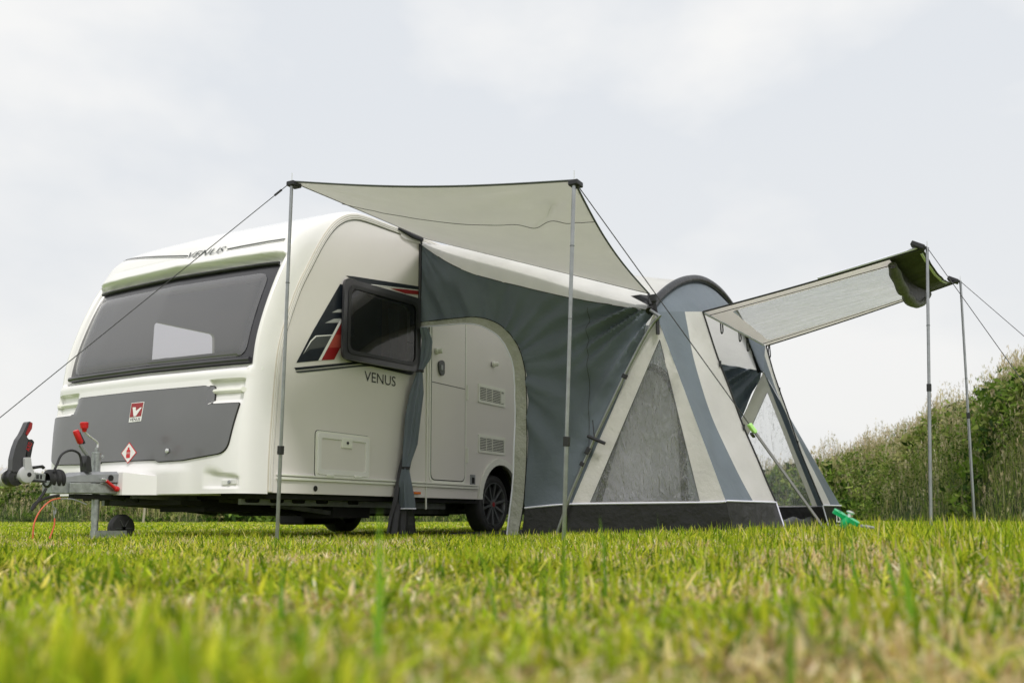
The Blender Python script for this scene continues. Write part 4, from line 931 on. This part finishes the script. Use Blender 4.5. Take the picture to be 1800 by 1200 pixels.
# roof between the caravan rail and the arch
YA = -2.22
def arch_z(w): return 1.79+.59*(math.sin(math.pi*min(max(w, 0), 1)))**.80
def seam_z(y):
    P = SEAMS
    for a_, b_ in zip(P, P[1:]):
        if b_[0] <= y <= a_[0]: return a_[1]+(b_[1]-a_[1])*(y-a_[0])/(b_[0]-a_[0])
    return P[0][1] if y > P[0][0] else P[-1][1]
V = []; F = []; NU, NW = 44, 50
for i in range(NU+1):
    u = i/NU; y = .03+(YA-.03)*u
    for j in range(NW+1):
        w_ = j/NW; zt = 2.735+(2.375-2.735)*u; zs = seam_z(y); sh = math.sin(math.pi*w_)**(.20+.75*u**2)
        x = XS+(XF-XS)*w_; z = zs+(zt-zs)*sh
        e = min(w_, 1-w_); z += .012*mnoise.noise(Vector((x*1.5, y*2.5, 1)))*min(1, e*12); z += .12*math.sin(math.pi*min(1, u*1.35))*min(1, e*14)*(1-.5*min(1, e*3))
        V.append((x-(.012 if w_ == 0 else -.012 if w_ == 1 else 0), y, z))
for i in range(NU):
    for j in range(NW): k = i*(NW+1)+j; F.append((k, k+1, k+NW+2, k+NW+1))
rf = mesh('roof', V, F, M['roofc'], awn, True)
mb = MB(); mb.tube([near(u, v, .006) for u, v in SEAMS], .004, 5); mb.build('roof_seam', M['greyd'], awn, True)
# front: lunette under the arch, striped panels, open doorway
E1 = Vector((2.43, -2.45, 1.895)); E1F = Vector((4.57, -2.45, 1.96)); A_ = Vector((XS, -2.27, 1.79)); AF = Vector((XF, -2.27, 1.79))
E0 = hit(1363, 884, (0, -2.95, 0), (0, 1, 0)); E0 = Vector((E0.x, -2.95, .30)); EG = Vector((2.62, -3.06, 0))
E0F = Vector((4.83, -2.92, .30)); EGF = Vector((4.9, -2.98, 0)); CBN = Vector((XS, CB[0], CB[1])); CBF = Vector((XF+.10, -3.02, .30)); CGN = Vector((XS, CG[0], 0)); CGF = Vector((XF+.10, -3.09, 0))
def topline(w):     # from the near arch foot along the top of the doorway to the far arch foot
    P = [A_, E1, E1F, AF]; T_ = [0, .17, .83, 1]
    for i in range(3):
        if w <= T_[i+1]+1e-9: f = (w-T_[i])/(T_[i+1]-T_[i]); return P[i].lerp(P[i+1], f)
    return AF.copy()
V = []; F = []; NJ, NI = 60, 10
for i in range(NI+1):
    for j in range(NJ+1):
        w_ = j/NJ; a_ = Vector((XS+(XF-XS)*w_, YA, arch_z(w_)-.02)); b_ = topline(w_); p = b_.lerp(a_, i/NI)
        f = math.sin(math.pi*i/NI); p.y -= .05*f*math.sin(math.pi*w_); p += Vector((0, .010*mnoise.noise(Vector((p.x*6, p.z*1.5, 3)))*f, 0)); V.append(p)
for i in range(NI):
    for j in range(NJ): k = i*(NJ+1)+j; F.append((k, k+1, k+NJ+2, k+NJ+1))
mesh('front_lunette', V, F, M['blue'], awn, True)
def panel(name, T0, T1, B0, B1, mt, par, bow=.03, nv=34, nu=8, seed=0, curve=0.):
    V = []; F = []
    for i in range(nv+1):
        v = i/nv
        for j in range(nu+1):
            u = j/nu; top = T0.lerp(T1, u); bot = B0.lerp(B1, u); p = top.lerp(bot, v)
            s_ = math.sin(math.pi*v); p.y += bow*s_+.008*mnoise.noise(Vector((u*5+seed, v*2, 1.)))*min(1, s_*2)+.010*math.sin(math.pi*u)*s_
            p.x += curve*s_
            V.append(p)
    for i in range(nv):
        for j in range(nu): k = i*(nu+1)+j; F.append((k, k+1, k+nu+2, k+nu+1))
    return mesh(name, V, F, mt, par, True)
def crv(a_, b_, c=0): return a_
# near striped panel
mT = A_.lerp(E1, .62); mB = CBN.lerp(E0, .56)
def striped(A0_, E_, B0_, Eb, G0_, Eg, lab):
    mT = A0_.lerp(E_, .62); mB = B0_.lerp(Eb, .56)
    V = []; F1 = []; F2 = []; nv, nu = 36, 16; sgn = 1 if A0_.x < 3 else -1
    for i in range(nv+1):
        v = i/nv; s_ = math.sin(math.pi*v)
        for j in range(nu+1):
            u = j/nu; p = (A0_.lerp(E_, u)).lerp(B0_.lerp(Eb, u), v)
            p.y += (.035*s_+.012*mnoise.noise(Vector((u*4, v*3, 1.+sgn)))*min(1, s_*2))*min(1, u*4); p.x += sgn*.02*s_*math.sin(math.pi*u); V.append(p)
    # boundary between blue and cream sweeps outwards as it falls
    me = []; idx = []
    for i in range(nv):
        for j in range(nu): k = i*(nu+1)+j; me.append((k, k+1, k+nu+2, k+nu+1))
    fr = lambda v: .62-.18*math.sin(math.pi*v*.95)+(.56-.62)*v
    # shift columns so that one of them follows the boundary
    V2 = []
    cb = 9
    for i in range(nv+1):
        v = i/nv; s_ = math.sin(math.pi*v); f0 = fr(v)
        for j in range(nu+1):
            u = f0*j/cb if j <= cb else f0+(1-f0)*(j-cb)/(nu-cb)
            p = (A0_.lerp(E_, u)).lerp(B0_.lerp(Eb, u), v)
            p.y += (.030*s_+.012*mnoise.noise(Vector((u*5, v*3.5, 1.+sgn)))*min(1, s_*2))*min(1, u*4); p.x += sgn*.02*s_*math.sin(math.pi*u); V2.append(p)
    Fb = [f for n_, f in enumerate(me) if (n_ % nu) < cb]; Fc = [f for n_, f in enumerate(me) if (n_ % nu) >= cb]
    def sub(name, Fs, mt, par):
        use = sorted({i for f in Fs for i in f}); mp = {a_: b_ for b_, a_ in enumerate(use)}
        return mesh(name, [V2[i] for i in use], [tuple(mp[i] for i in f) for f in Fs], mt, par, True)
    b_ = sub('front_stripe', Fb, M['blue'], awn); tag(b_, 'blue grey '+lab); c_ = sub('front_stripe', Fc, M['cream'], awn); tag(c_, 'cream '+lab)
    ed = [V2[i*(nu+1)+nu] for i in range(nv+1)]
    mb = MB(); mb.tube([p+Vector((0, -.008, 0)) for p in ed], .007, 6); mb.build('zip_edge', M['black'], c_, True)
    V = []; F = []; n_ = 14
    for i in range(6):
        for j in range(n_+1):
            p = B0_.lerp(Eb, j/n_).lerp(G0_.lerp(Eg, j/n_), i/5); p.y += .012*mnoise.noise(Vector((j*.5, i*.7, 4)))*math.sin(math.pi*i/5); V.append(p)
    for i in range(5):
        for j in range(n_): k = i*(n_+1)+j; F.append((k, k+1, k+n_+2, k+n_+1))
    md = mesh('mud_wall', V, F, M['mud'], awn, True)
    mb = MB(); mb.tube([B0_.lerp(Eb, j/8)+Vector((0, -.006, 0)) for j in range(9)], .008, 6); mb.build('hem_piping', M['pipe'], md, True)
    mb = MB(); mb.tube([Eb+Vector((0, -.006, 0)), Eg+Vector((0, -.006, 0))], .006, 6); mb.build('zip_piping', M['pipe'], md, True)
    return ed, md
edn, mdn = striped(A_, E1, CBN, E0, CGN, EG, 'strip beside the near edge of the open front doorway')
edf, mdf = striped(AF, E1F, CBF, E0F, CGF, EGF, 'strip beside the far edge of the open front doorway')
for v_ in (.3, .62): 
    p = edn[int(36*v_)]; mb = MB(); mb.box(p+Vector((-.01, -.012, 0)), (.03, .012, .05), bev=.003); mb.build('toggle', M['web'], awn)
    p = edf[int(36*v_)]; mb = MB(); mb.box(p+Vector((.0, -.012, 0)), (.02, .012, .04), bev=.003); mb.build('toggle', M['web'], awn)
# emblem and small print on the far mud wall
def em(u, v):      # u towards the corner, v up, metres on the far mud wall
    a_ = E0F.lerp(CBF, .55); b_ = EGF.lerp(CGF, .55); p = a_.lerp(b_, .42); e = (CBF-E0F).normalized(); return p+e*u+(a_-b_).normalized()*v+Vector((-.012, -.026, 0))
mb = MB(); tri = [(-.075, -.05), (.0, .075), (.07, -.05), (.038, -.03), (.0, .045), (-.038, -.042)]
mb.add([em(a_, b_) for a_, b_ in tri], [(0, 1, 4, 5), (1, 2, 3, 4)]); mb.add([em(-.055, -.05), em(.055, -.05), em(.03, -.03), em(-.01, -.034)], [(0, 1, 2, 3)])
mb.build('emblem', M['white'], mdf)
lettering('SunnCamp', lambda x, y: em(-.11+x, -.092+y), M['white'], mdf, width=.23, height=.026)
# sill cloth of the doorway and ground sheet
mb = MB(); pts = [E0.lerp(E0F, k/12)+Vector((0, .25, -.14-.02*math.sin(k))) for k in range(13)]
V = []; F = []
for k in range(13):
    a_ = EG.lerp(EGF, k/12)+Vector((0, .1, 0)); V += [a_, a_+Vector((0, .02, .14)), a_+Vector((0, .06, .17+.015*math.sin(k*1.3)))]
for k in range(12): F += [(3*k, 3*k+1, 3*k+4, 3*k+3), (3*k+1, 3*k+2, 3*k+5, 3*k+4)]
mesh('door_sill', V, F, M['mud'], awn, True)
mesh('groundsheet', [(1.85, -.05, .03), (5.15, -.05, .06), (5.15, -2.85, .075), (1.85, -2.8, .05)], [(0, 1, 2, 3)], M['mud'], awn)
# arch sleeve and pole
mb = MB(); mb.tube([Vector((XS-.01+(XF-XS+.02)*k/60, YA-.01, arch_z(k/60)+.005)) for k in range(61)], .035, 10); mb.build('arch_sleeve', M['mud'], awn, True)
PP = [(1160, 556), (1150, 565), (1138, 583), (1122, 612), (1100, 655), (1045, 770), (1003, 868), (975, 936)]
pp = [Vector((XS-.045, *onX(px, py, XS-.045))) for px, py in PP]; pp[-1].z = 0
fp_ = MB().tube([Vector((XS-.02, YA-.02, 1.80))]+pp, .014, 10).build('frame_pole', M['pole'], awn, True)
ppf = [Vector((XF+.045, p.y, p.z)) for p in pp]; MB().tube([Vector((XF+.02, YA-.02, 1.80))]+ppf, .014, 10).build('frame_pole', M['pole'], awn, True)
for px, py, s_ in ((1098, 661, 1), (1034, 792, 1.7), (1024, 815, 1)):
    p = Vector((XS-.045, *onX(px, py, XS-.045))); dv_ = (pp[5]-pp[4]).normalized(); mb = MB(); mb.bar(p-dv_*.018*s_, p+dv_*.018*s_, .036, .04, up=(1, 0, 0), bev=.004); mb.build('pole_clip', M['web'], awn)
p = Vector((XS-.06, *onX(1045, 773, XS-.06))); mb = MB(); mb.tube([p+Vector((0, .06, .035)), p+Vector((0, -.09, -.03))], .014, 8); mb.tube([p, p+Vector((-.01, .01, .16))], .004, 5); mb.build('toggle', M['web'], awn, True)
p = Vector((XS-.03, *onX(1156, 572, XS-.03))); mb = MB(); mb.tube([p+Vector((0, 0, .06)), p+Vector((0, 0, -.07))], .016, 8); mb.tube([p+Vector((0, .01, .17)), p+Vector((0, 0, .05))], .004, 5); mb.build('strap_end', M['web'], awn, True)
# dark gusset and strap at the near arch foot
g0 = Vector((XS-.02, YA-.02, 1.83)); mesh('corner_gusset', [g0, g0+Vector((-.02, .16, .10)), g0+Vector((.05, .10, .12)), g0+Vector((.10, -.01, .10))], [(0, 1, 2), (0, 2, 3)], M['web'], awn)
# gathered door cloth tied back at the caravan
pts = [(745, 576, .040), (751, 600, .052), (748, 630, .050), (738, 652, .026), (733, 690, .060), (727, 730, .066), (722, 780, .060), (713, 822, .030), (713, 850, .056), (716, 880, .070), (717, 893, .074)]
YC = -.09; V = []; F = []; nr = 40; rows = []
for i in range(len(pts)-1):
    for k in range(5): f = k/5; rows.append([pts[i][j]*(1-f)+pts[i+1][j]*f for j in range(3)])
rows.append(list(pts[-1]))
for i, (px, py, r) in enumerate(rows):
    c = hit(px, py, (0, YC, 0), (0, 1, 0))
    for k in range(nr):
        a_ = 2*math.pi*k/nr; rr_ = r*(1+.22*math.sin(a_*5+i*.05)+.10*math.sin(a_*9+i*.15)); V.append(c+Vector((math.cos(a_)*rr_, math.sin(a_)*rr_*.75, 0)))
for i in range(len(rows)-1):
    for k in range(nr): k2 = (k+1) % nr; F.append((i*nr+k, i*nr+k2, (i+1)*nr+k2, (i+1)*nr+k))
rd = mesh('tied_back_door', V, F, M['blue'], awn, True); tag(rd, 'blue grey door cloth gathered and tied in two places')
mb = MB(); n_ = len(V); hem = [V[n_-nr+k]+Vector((0, 0, -.002)) for k in range(nr)]+[V[n_-nr]]; mb.tube(hem, .006, 6, False); mb.build('hem_piping', M['pipe'], rd, True)
for px, py in ((738, 652), (713, 822)): c = hit(px, py, (0, YC, 0), (0, 1, 0)); mb = MB(); mb.lathe([(-.012, .028), (-.010, .036), (.010, .036), (.012, .028)], c, (0, 0, 1), 20); mb.build('tie', M['web'], rd, True)
# black draught skirt hanging below the tied door
V = []; F = []; sk = [((738, 655), (736, 655)), ((733, 700), (722, 720)), ((706, 800), (700, 820)), ((700, 860), (712, 888)), ((684, 905), (726, 900)), ((680, 932), (730, 934))]
rows = []
sk = [(736, 738, 640), (728, 736, 700), (715, 726, 780), (702, 716, 830), (693, 722, 880), (684, 728, 908), (678, 732, 938)]
for i in range(len(sk)-1):
    for k in range(5): f = k/5; rows.append([sk[i][j]*(1-f)+sk[i+1][j]*f for j in range(3)])
rows.append(list(sk[-1])); nc_ = 26
for i, (xa, xb, py) in enumerate(rows):
    for k in range(nc_+1):
        f = k/nc_; c = hit(xa+(xb-xa)*f, py, (0, -.045, 0), (0, 1, 0)); c.y += .02*math.sin(f*22+i*.12)*min(1, i/8); V.append(c)
for i in range(len(rows)-1):
    for k in range(nc_): q = i*(nc_+1)+k; F.append((q, q+1, q+nc_+2, q+nc_+1))
mesh('draught_skirt', V, F, M['mud'], awn, True)
mb = MB(); cA = Vector((XS-.02, -.02, 2.735)); mb.tube([cA+Vector((-.33, 0, -.015)), cA+Vector((-.12, -.01, -.03)), cA+Vector((.0, -.02, -.03))], [.01, .02, .02], 8); mb.tube([cA, cA+Vector((.06, -.10, .0)), cA+Vector((.10, -.17, .01))], .010, 6); mb.build('rail_strap', M['web'], awn, True)
V = [(1.47, -.012, 2.71), (1.80, -.016, 2.74), (1.80, -.02, 2.67), (1.56, -.014, 2.655), (1.50, -.014, 2.665)]; mesh('rail_flap', V, [(0, 1, 2, 3, 4)], M['cream'], awn)

# ------------------------------------------------ front canopy: the door panel propped out on two poles
P3 = Vector((2.43, -4.12, 2.18)); P4 = Vector((4.57, -4.2, 2.36))
N0 = E1+Vector((0, -.01, 0)); Fq = E1F+Vector((0, -.01, 0))
P3 = hit(1622, 436, (2.43, 0, 0), (1, 0, 0)); P4 = hit(1682, 495, (4.57, 0, 0), (1, 0, 0))
def canopy(u, v, off=0.):      # u along from the awning to the poles, v across near to far
    a_ = N0.lerp(P3, u); b_ = Fq.lerp(P4, u); p = a_.lerp(b_, v)
    sag = .012*math.sin(math.pi*u)+.16*math.sin(math.pi*v)*max(0, u-.3)**1.5
    p.z -= sag; p.z += .008*mnoise.noise(Vector((u*5+v*3, v*22, 1)))*math.sin(math.pi*min(1, max(0, v)))
    return p+Vector((0, 0, off))
def cpoly(P): return P
can = sheet('front_canopy', resample([(0, 0), (.86, 0), (.86, 1), (0, 1)], .05), canopy, M['cancl'], awn, .002, .003, .05, [rounded([(.10, .12), (.84, .10), (.84, .92), (.04, .90)], .03)])
tag(can, 'front door panel propped out level as a canopy on two poles')
sheet('clear_window', rounded([(.10, .12), (.84, .10), (.84, .92), (.04, .90)], .03), canopy, M['film2'], can, 0, 0, .022)
sheet('mud_flap', [(.86, 0), (1.0, 0), (1.0, 1), (.86, 1)], canopy, M['olive'], can, .001, .003, .04)
for v_, r_ in ((0, .008), (.085, .0035), (1, .009), (.93, .0035)): mb = MB(); mb.tube([canopy(u_, v_, -.003) for u_ in np.linspace(0, 1 if v_ in (0, 1) else .86, 30)], r_, 6); mb.build('edge_zip', M['black'], can, True)
mb = MB(); mb.tube([canopy(.985, v_, .008) for v_ in np.linspace(.05, .75, 20)], .016, 6); mb.build('reflective_tape', M['pipe'], can, True)
mb = MB(); mb.tube([canopy(u_, -.004, .012) for u_ in np.linspace(.55, .98, 16)], .010, 6); mb.build('edge_piping', M['pipe'], can, True)
# rolled curtain slung under the outer end
V = []; F = []; nr = 14; NR = 30
for i in range(NR+1):
    v_ = .04+.86*i/NR; p = canopy(.865, v_, 0); p.z -= .035+.13*math.sin(math.pi*(i/NR))**.8
    r_ = .040+.004*math.sin(i*1.1)+(.004 if i % 9 > 1 else -.008)
    for k in range(nr): a_ = 2*math.pi*k/nr; V.append(p+Vector((0, math.cos(a_)*r_, math.sin(a_)*r_*.8)))
for i in range(NR):
    for k in range(nr): k2 = (k+1) % nr; F.append((i*nr+k, i*nr+k2, (i+1)*nr+k2, (i+1)*nr+k))
F += [tuple(range(nr)), tuple(NR*nr+k for k in range(nr))]
M['rollc'] = fabric('rolled_curtain_cloth', (.13, .125, .12), .1, bump=.7, bsc=16)
rc = mesh('rolled_curtain', V, F, M['rollc'], can, True)
V = []; F = []
for i in range(NR+1):
    v_ = .04+.86*i/NR; p = canopy(.875, v_, 0); q = p.copy(); q.z -= .035+.13*math.sin(math.pi*(i/NR))**.8; V += [p, q]
for i in range(NR): F.append((2*i, 2*i+1, 2*i+3, 2*i+2))
mesh('curtain_web', V, F, M['olive'], rc, True)
for P_ in (P3, P4): mb = MB(); mb.box(P_+Vector((-.02, .03, .015)), (.10, .10, .035), Matrix.Rotation(.5, 3, 'X'), bev=.008); mb.tube([P_+Vector((0, .02, .03)), P_+Vector((.10, -.03, .02))], .008, 6); mb.build('corner_strap', M['web'], can)
# loops hanging inside the doorway head
for k, (px, py) in enumerate(((1268, 552), (1300, 568), (1314, 586), (1352, 600))):
    p = hit(px, py, (0, -2.40 if k < 3 else -2.45, 0), (0, 1, 0)); mb = MB(); mb.tube(spline([p, p+Vector((.02, 0, -.06)), p+Vector((.04, 0, -.15)), p+Vector((.02, .01, -.17)), p+Vector((.005, .01, -.08)), p+Vector((0, 0, -.01))], 4), .006, 6); mb.build('tie_loop', M['web'], awn, True)
# header strap below the roof inside
mb = MB(); mb.tube([E1+Vector((.02, .01, 0)), E1F+Vector((0, .01, 0))], .006, 6); mb.build('door_header', M['cream'], awn, True)

# ================================================================== side sun canopy, poles, guys
Q1 = Vector((XS+.02, -.10, 2.745)); Q2 = Vector((XS+.02, -2.10, 1.905))
T1 = CAM+ray(513, 319)*5.85; T2 = CAM+ray(1009, 317)*5.15
Q1 = hit(748, 419, (XS+.0, 0, 0), (1, 0, 0)); Q2 = hit(1140, 515, (XS+.0, 0, 0), (1, 0, 0))
def tarpf(u, v, off=0.):         # u from T1 to T2, v from the poles to the awning
    a_ = T1.lerp(T2, u); b_ = Q1.lerp(Q2, u); p = a_.lerp(b_, v)
    p.z -= .035*math.sin(math.pi*u)*(1-v)
    p.z -= .012*math.sin(math.pi*v)
    p.z -= .07*math.sin(math.pi*u)*math.sin(math.pi*v)
    e = math.sin(math.pi*u)*math.sin(math.pi*v)
    # tension folds out of the corners
    for (cu, cv, k, am, R1, o) in ((1, 0, 16, .034, .8, 2.), (0, 0, 18, .010, .5, 5.), (0, 1, 20, .010, .4, 8.), (1, 1, 20, .008, .35, 3.)): p.z += pleat(u, v, (cu, cv), k, am, R1, o)*min(1, e*8)
    # pulled-in sides
    mid = (u-.5); p = p-(T2-T1)*(mid*.045*math.sin(math.pi*v)*2*abs(mid)*1.0)
    return p+Vector((0, 0, off))
tarp = sheet('sun_canopy', [(0, 0), (1, 0), (1, 1), (0, 1)], tarpf, M['tarp'], None, 0, .002, .022)
tag(tarp, 'grey cream cloth canopy stretched between two tall poles and the awning roof edge', 'canopy')
for pts in ([(u, 0) for u in np.linspace(0, 1, 40)], [(u, 1) for u in np.linspace(0, 1, 40)], [(0, v) for v in np.linspace(0, 1, 30)], [(1, v) for v in np.linspace(0, 1, 30)]):
    mb = MB(); mb.tube([tarpf(u, v, .0) for u, v in pts], .0065, 6); mb.build('hem', M['greyd'], tarp, True)
mb = MB(); mb.tube([tarpf(u, .27, -.012) for u in np.linspace(0.0, 1, 160)], .0022, 5); mb.build('seam', M['greyd'], tarp, True)
for c_ in (T1, T2): mb = MB(); mb.box(c_+Vector((.02, 0, -.015)), (.08, .06, .03), bev=.006); mb.build('corner_patch', M['web'], tarp)
kn = hit(1148, 524, (XS, 0, 0), (1, 0, 0)); mb = MB(); mb.bar(Q2, g0+Vector((0, 0, .02)), .02, .008); mb.bar(kn, kn+Vector((0, -.03, -.16)), .03, .006, up=(1, 0, 0)); mb.box(kn, (.03, .06, .06), bev=.006); mb.build('tie_strap', M['web'], tarp)
def pole(top, foot, label, rr_=.011, joints=(.55,), clamp=None, spike=.055):
    top = Vector(top); foot = Vector(foot); foot.z = float(gz(foot.x, foot.y))
    o = empty('canopy_pole', foot, label, 'pole', 'upright poles holding the canopies'); L_ = top-foot; d_ = L_.normalized(); cl = clamp or .3
    MB().tube([foot-d_*.02, foot+L_*cl], rr_*1.15, 12).build('lower_tube', M['pole'], o, True); MB().tube([foot+L_*cl, top], rr_, 12).build('upper_tube', M['pole'], o, True)
    mb = MB(); c_ = foot+L_*cl; mb.bar(c_-d_*.028, c_+d_*.028, rr_*2.9, rr_*2.9, up=(1, 0, 0), bev=.004); mb.build('clamp', M['black'], o)
    MB().tube([top-d_*.01, top+d_*spike], .003, 6).build('spike', M['chrome'], o, True)
    for j in joints: c_ = foot+L_*j; MB().tube([c_-d_*.002, c_+d_*.002], rr_*1.25, 12).build('joint', M['greyd'], o, True)
    return o
def footpx(px, d):      # ground point below image column px at distance d
    return Vector((*camxy((px-900)/FPX*d, d), 0))
pole(T1, footpx(489.5, 5.85), 'grey steel pole in front of the caravan, holding the left corner of the cloth canopy', joints=(.72,), clamp=.26)
pole(T2, footpx(990, 5.15), 'grey steel pole before the blue awning wall, holding the right corner of the cloth canopy', joints=(.62, .82), clamp=.285)
T3 = P3+Vector((0, -.03, 0)); T4 = P4+Vector((0, -.03, 0))
d3 = (T3-CAM).dot(Vector((*FW, 0))); d4 = (T4-CAM).dot(Vector((*FW, 0)))
pole(T3, footpx(1632, d3), 'grey steel pole under the near outer corner of the clear front canopy', joints=(.72,), clamp=.5, spike=.05)
pole(T4, footpx(1709, d4), 'rightmost grey steel pole, under the far outer corner of the clear front canopy', joints=(.6,), clamp=.45, spike=.05)
def guy(a_, b_, label, r_=.0026, slider=None):
    a_ = Vector(a_); b_ = Vector(b_); o = MB().tube([a_, b_], r_, 6).build('guy_line', M['cord'], None, True); tag(o, label, 'guy line', 'guy lines of the canopies'); return o
def cast(px, py, d): return CAM+ray(px, py)*d
g1 = guy(T1+Vector((0, 0, .0)), cast(-150, 854.7, 5.2), 'thin dark guy line running down left in front of the caravan window', .0027)
p = T1.lerp(cast(-150, 854.7, 5.2), .03); mb = MB(); mb.tube([p, p+(cast(-150, 854.7, 5.2)-T1).normalized()*.06], .007, 6); mb.build('slider', M['web'], g1, True)
GP = footpx(1452, 5.3); GP.z = float(gz(GP.x, GP.y))+.035; GP = cast(1450, 930, 5.3)
gm = T2.lerp(GP, .62); smid = T2.lerp(GP, .70)
g2 = guy(T2, GP, 'long guy line crossing the striped awning front down to the lawn, with a lime slider', .003)
a_ = cast(1320, 755, 5.3); a_ = T2.lerp(GP, (1320-1009)/(1450-1009)); dvec = (GP-T2).normalized()
mb = MB(); mb.bar(a_, GP, .022, .006, up=(0, 1, .3)); mb.build('webbing', M['strap'], g2)
mb = MB(); mb.bar(a_-dvec*.035, a_+dvec*.03, .032, .022, bev=.006); mb.build('slider', M['lime'], g2); mb = MB(); mb.bar(a_+Vector((-.03, 0, -.03)), a_+Vector((.03, 0, -.045)), .014, .012); mb.build('tab', M['black'], g2)
guy(T3, cast(1812, 690, 6.1), 'guy line from the near canopy corner down towards the grassy bank', .0026)
guy(T4, cast(1830, 616.5, 8.0), 'guy line from the far canopy corner leaving the picture on the right', .003)
# green screw peg
pg = Vector(cast(1488, 909, 4.0)); peg = empty('ground_peg', (pg.x, pg.y, float(gz(pg.x, pg.y))), 'green plastic screw peg with a pale bolt head stuck in the lawn', 'tent peg')
rx_ = Vector((RT[0], RT[1], 0)); fx_ = Vector((FW[0], FW[1], 0)); up_ = Vector((0, 0, 1)); dn = (rx_*.78-up_*.50-fx_*.25).normalized(); nn_ = (up_*.75+rx_*.42-fx_*.35).normalized(); nn_ = (nn_-dn*nn_.dot(dn)).normalized(); w2 = dn.cross(nn_)
def pm_(u, v, off=0.): return pg+dn*u+w2*v+nn_*off
hole = [(-.036+.009*math.cos(k*math.pi/8), .008*math.sin(k*math.pi/8)) for k in range(16)]
sheet('handle', rounded([(-.062, -.019), (-.014, -.021), (.0, -.015), (.014, -.021), (.058, -.019), (.058, .019), (.014, .021), (0, .015), (-.014, .021), (-.062, .019)], .012), pm_, M['peg'], peg, .008, .018, .02, [hole])
mb = MB(); dd_ = (-up_*.9-rx_*.35).normalized(); mb.lathe([(0, .018), (.02, .020), (.045, .013), (.05, .008)], pg, dd_, 16); mb.build('collar', M['peg'], peg, True)
mb = MB(); mb.tube([pg+dd_*.04, pg+dd_*.13], .007, 8); mb.build('spike', M['black'], peg, True)
mb = MB(); mb.lathe([(0, .009), (.015, .009), (.02, .018), (.026, .018), (.028, .012), (.028, 0)], pg+nn_*.006+dn*.008, (-dd_), 18); mb.build('bolt_head', M['chrome'], peg, True)
mb = MB(); p = Vector(cast(1522, 925, 4.9)); mb.tube([p+Vector((-.03, .02, .005)), p, p+Vector((.03, -.03, -.005)), p+Vector((.04, -.04, -.03))], [.008, .009, .009, .008], 8)
tag(mb.build('tent_stake', M['castg'], None, True), 'bent grey tent stake lying in the grass right of the green peg', 'tent peg')
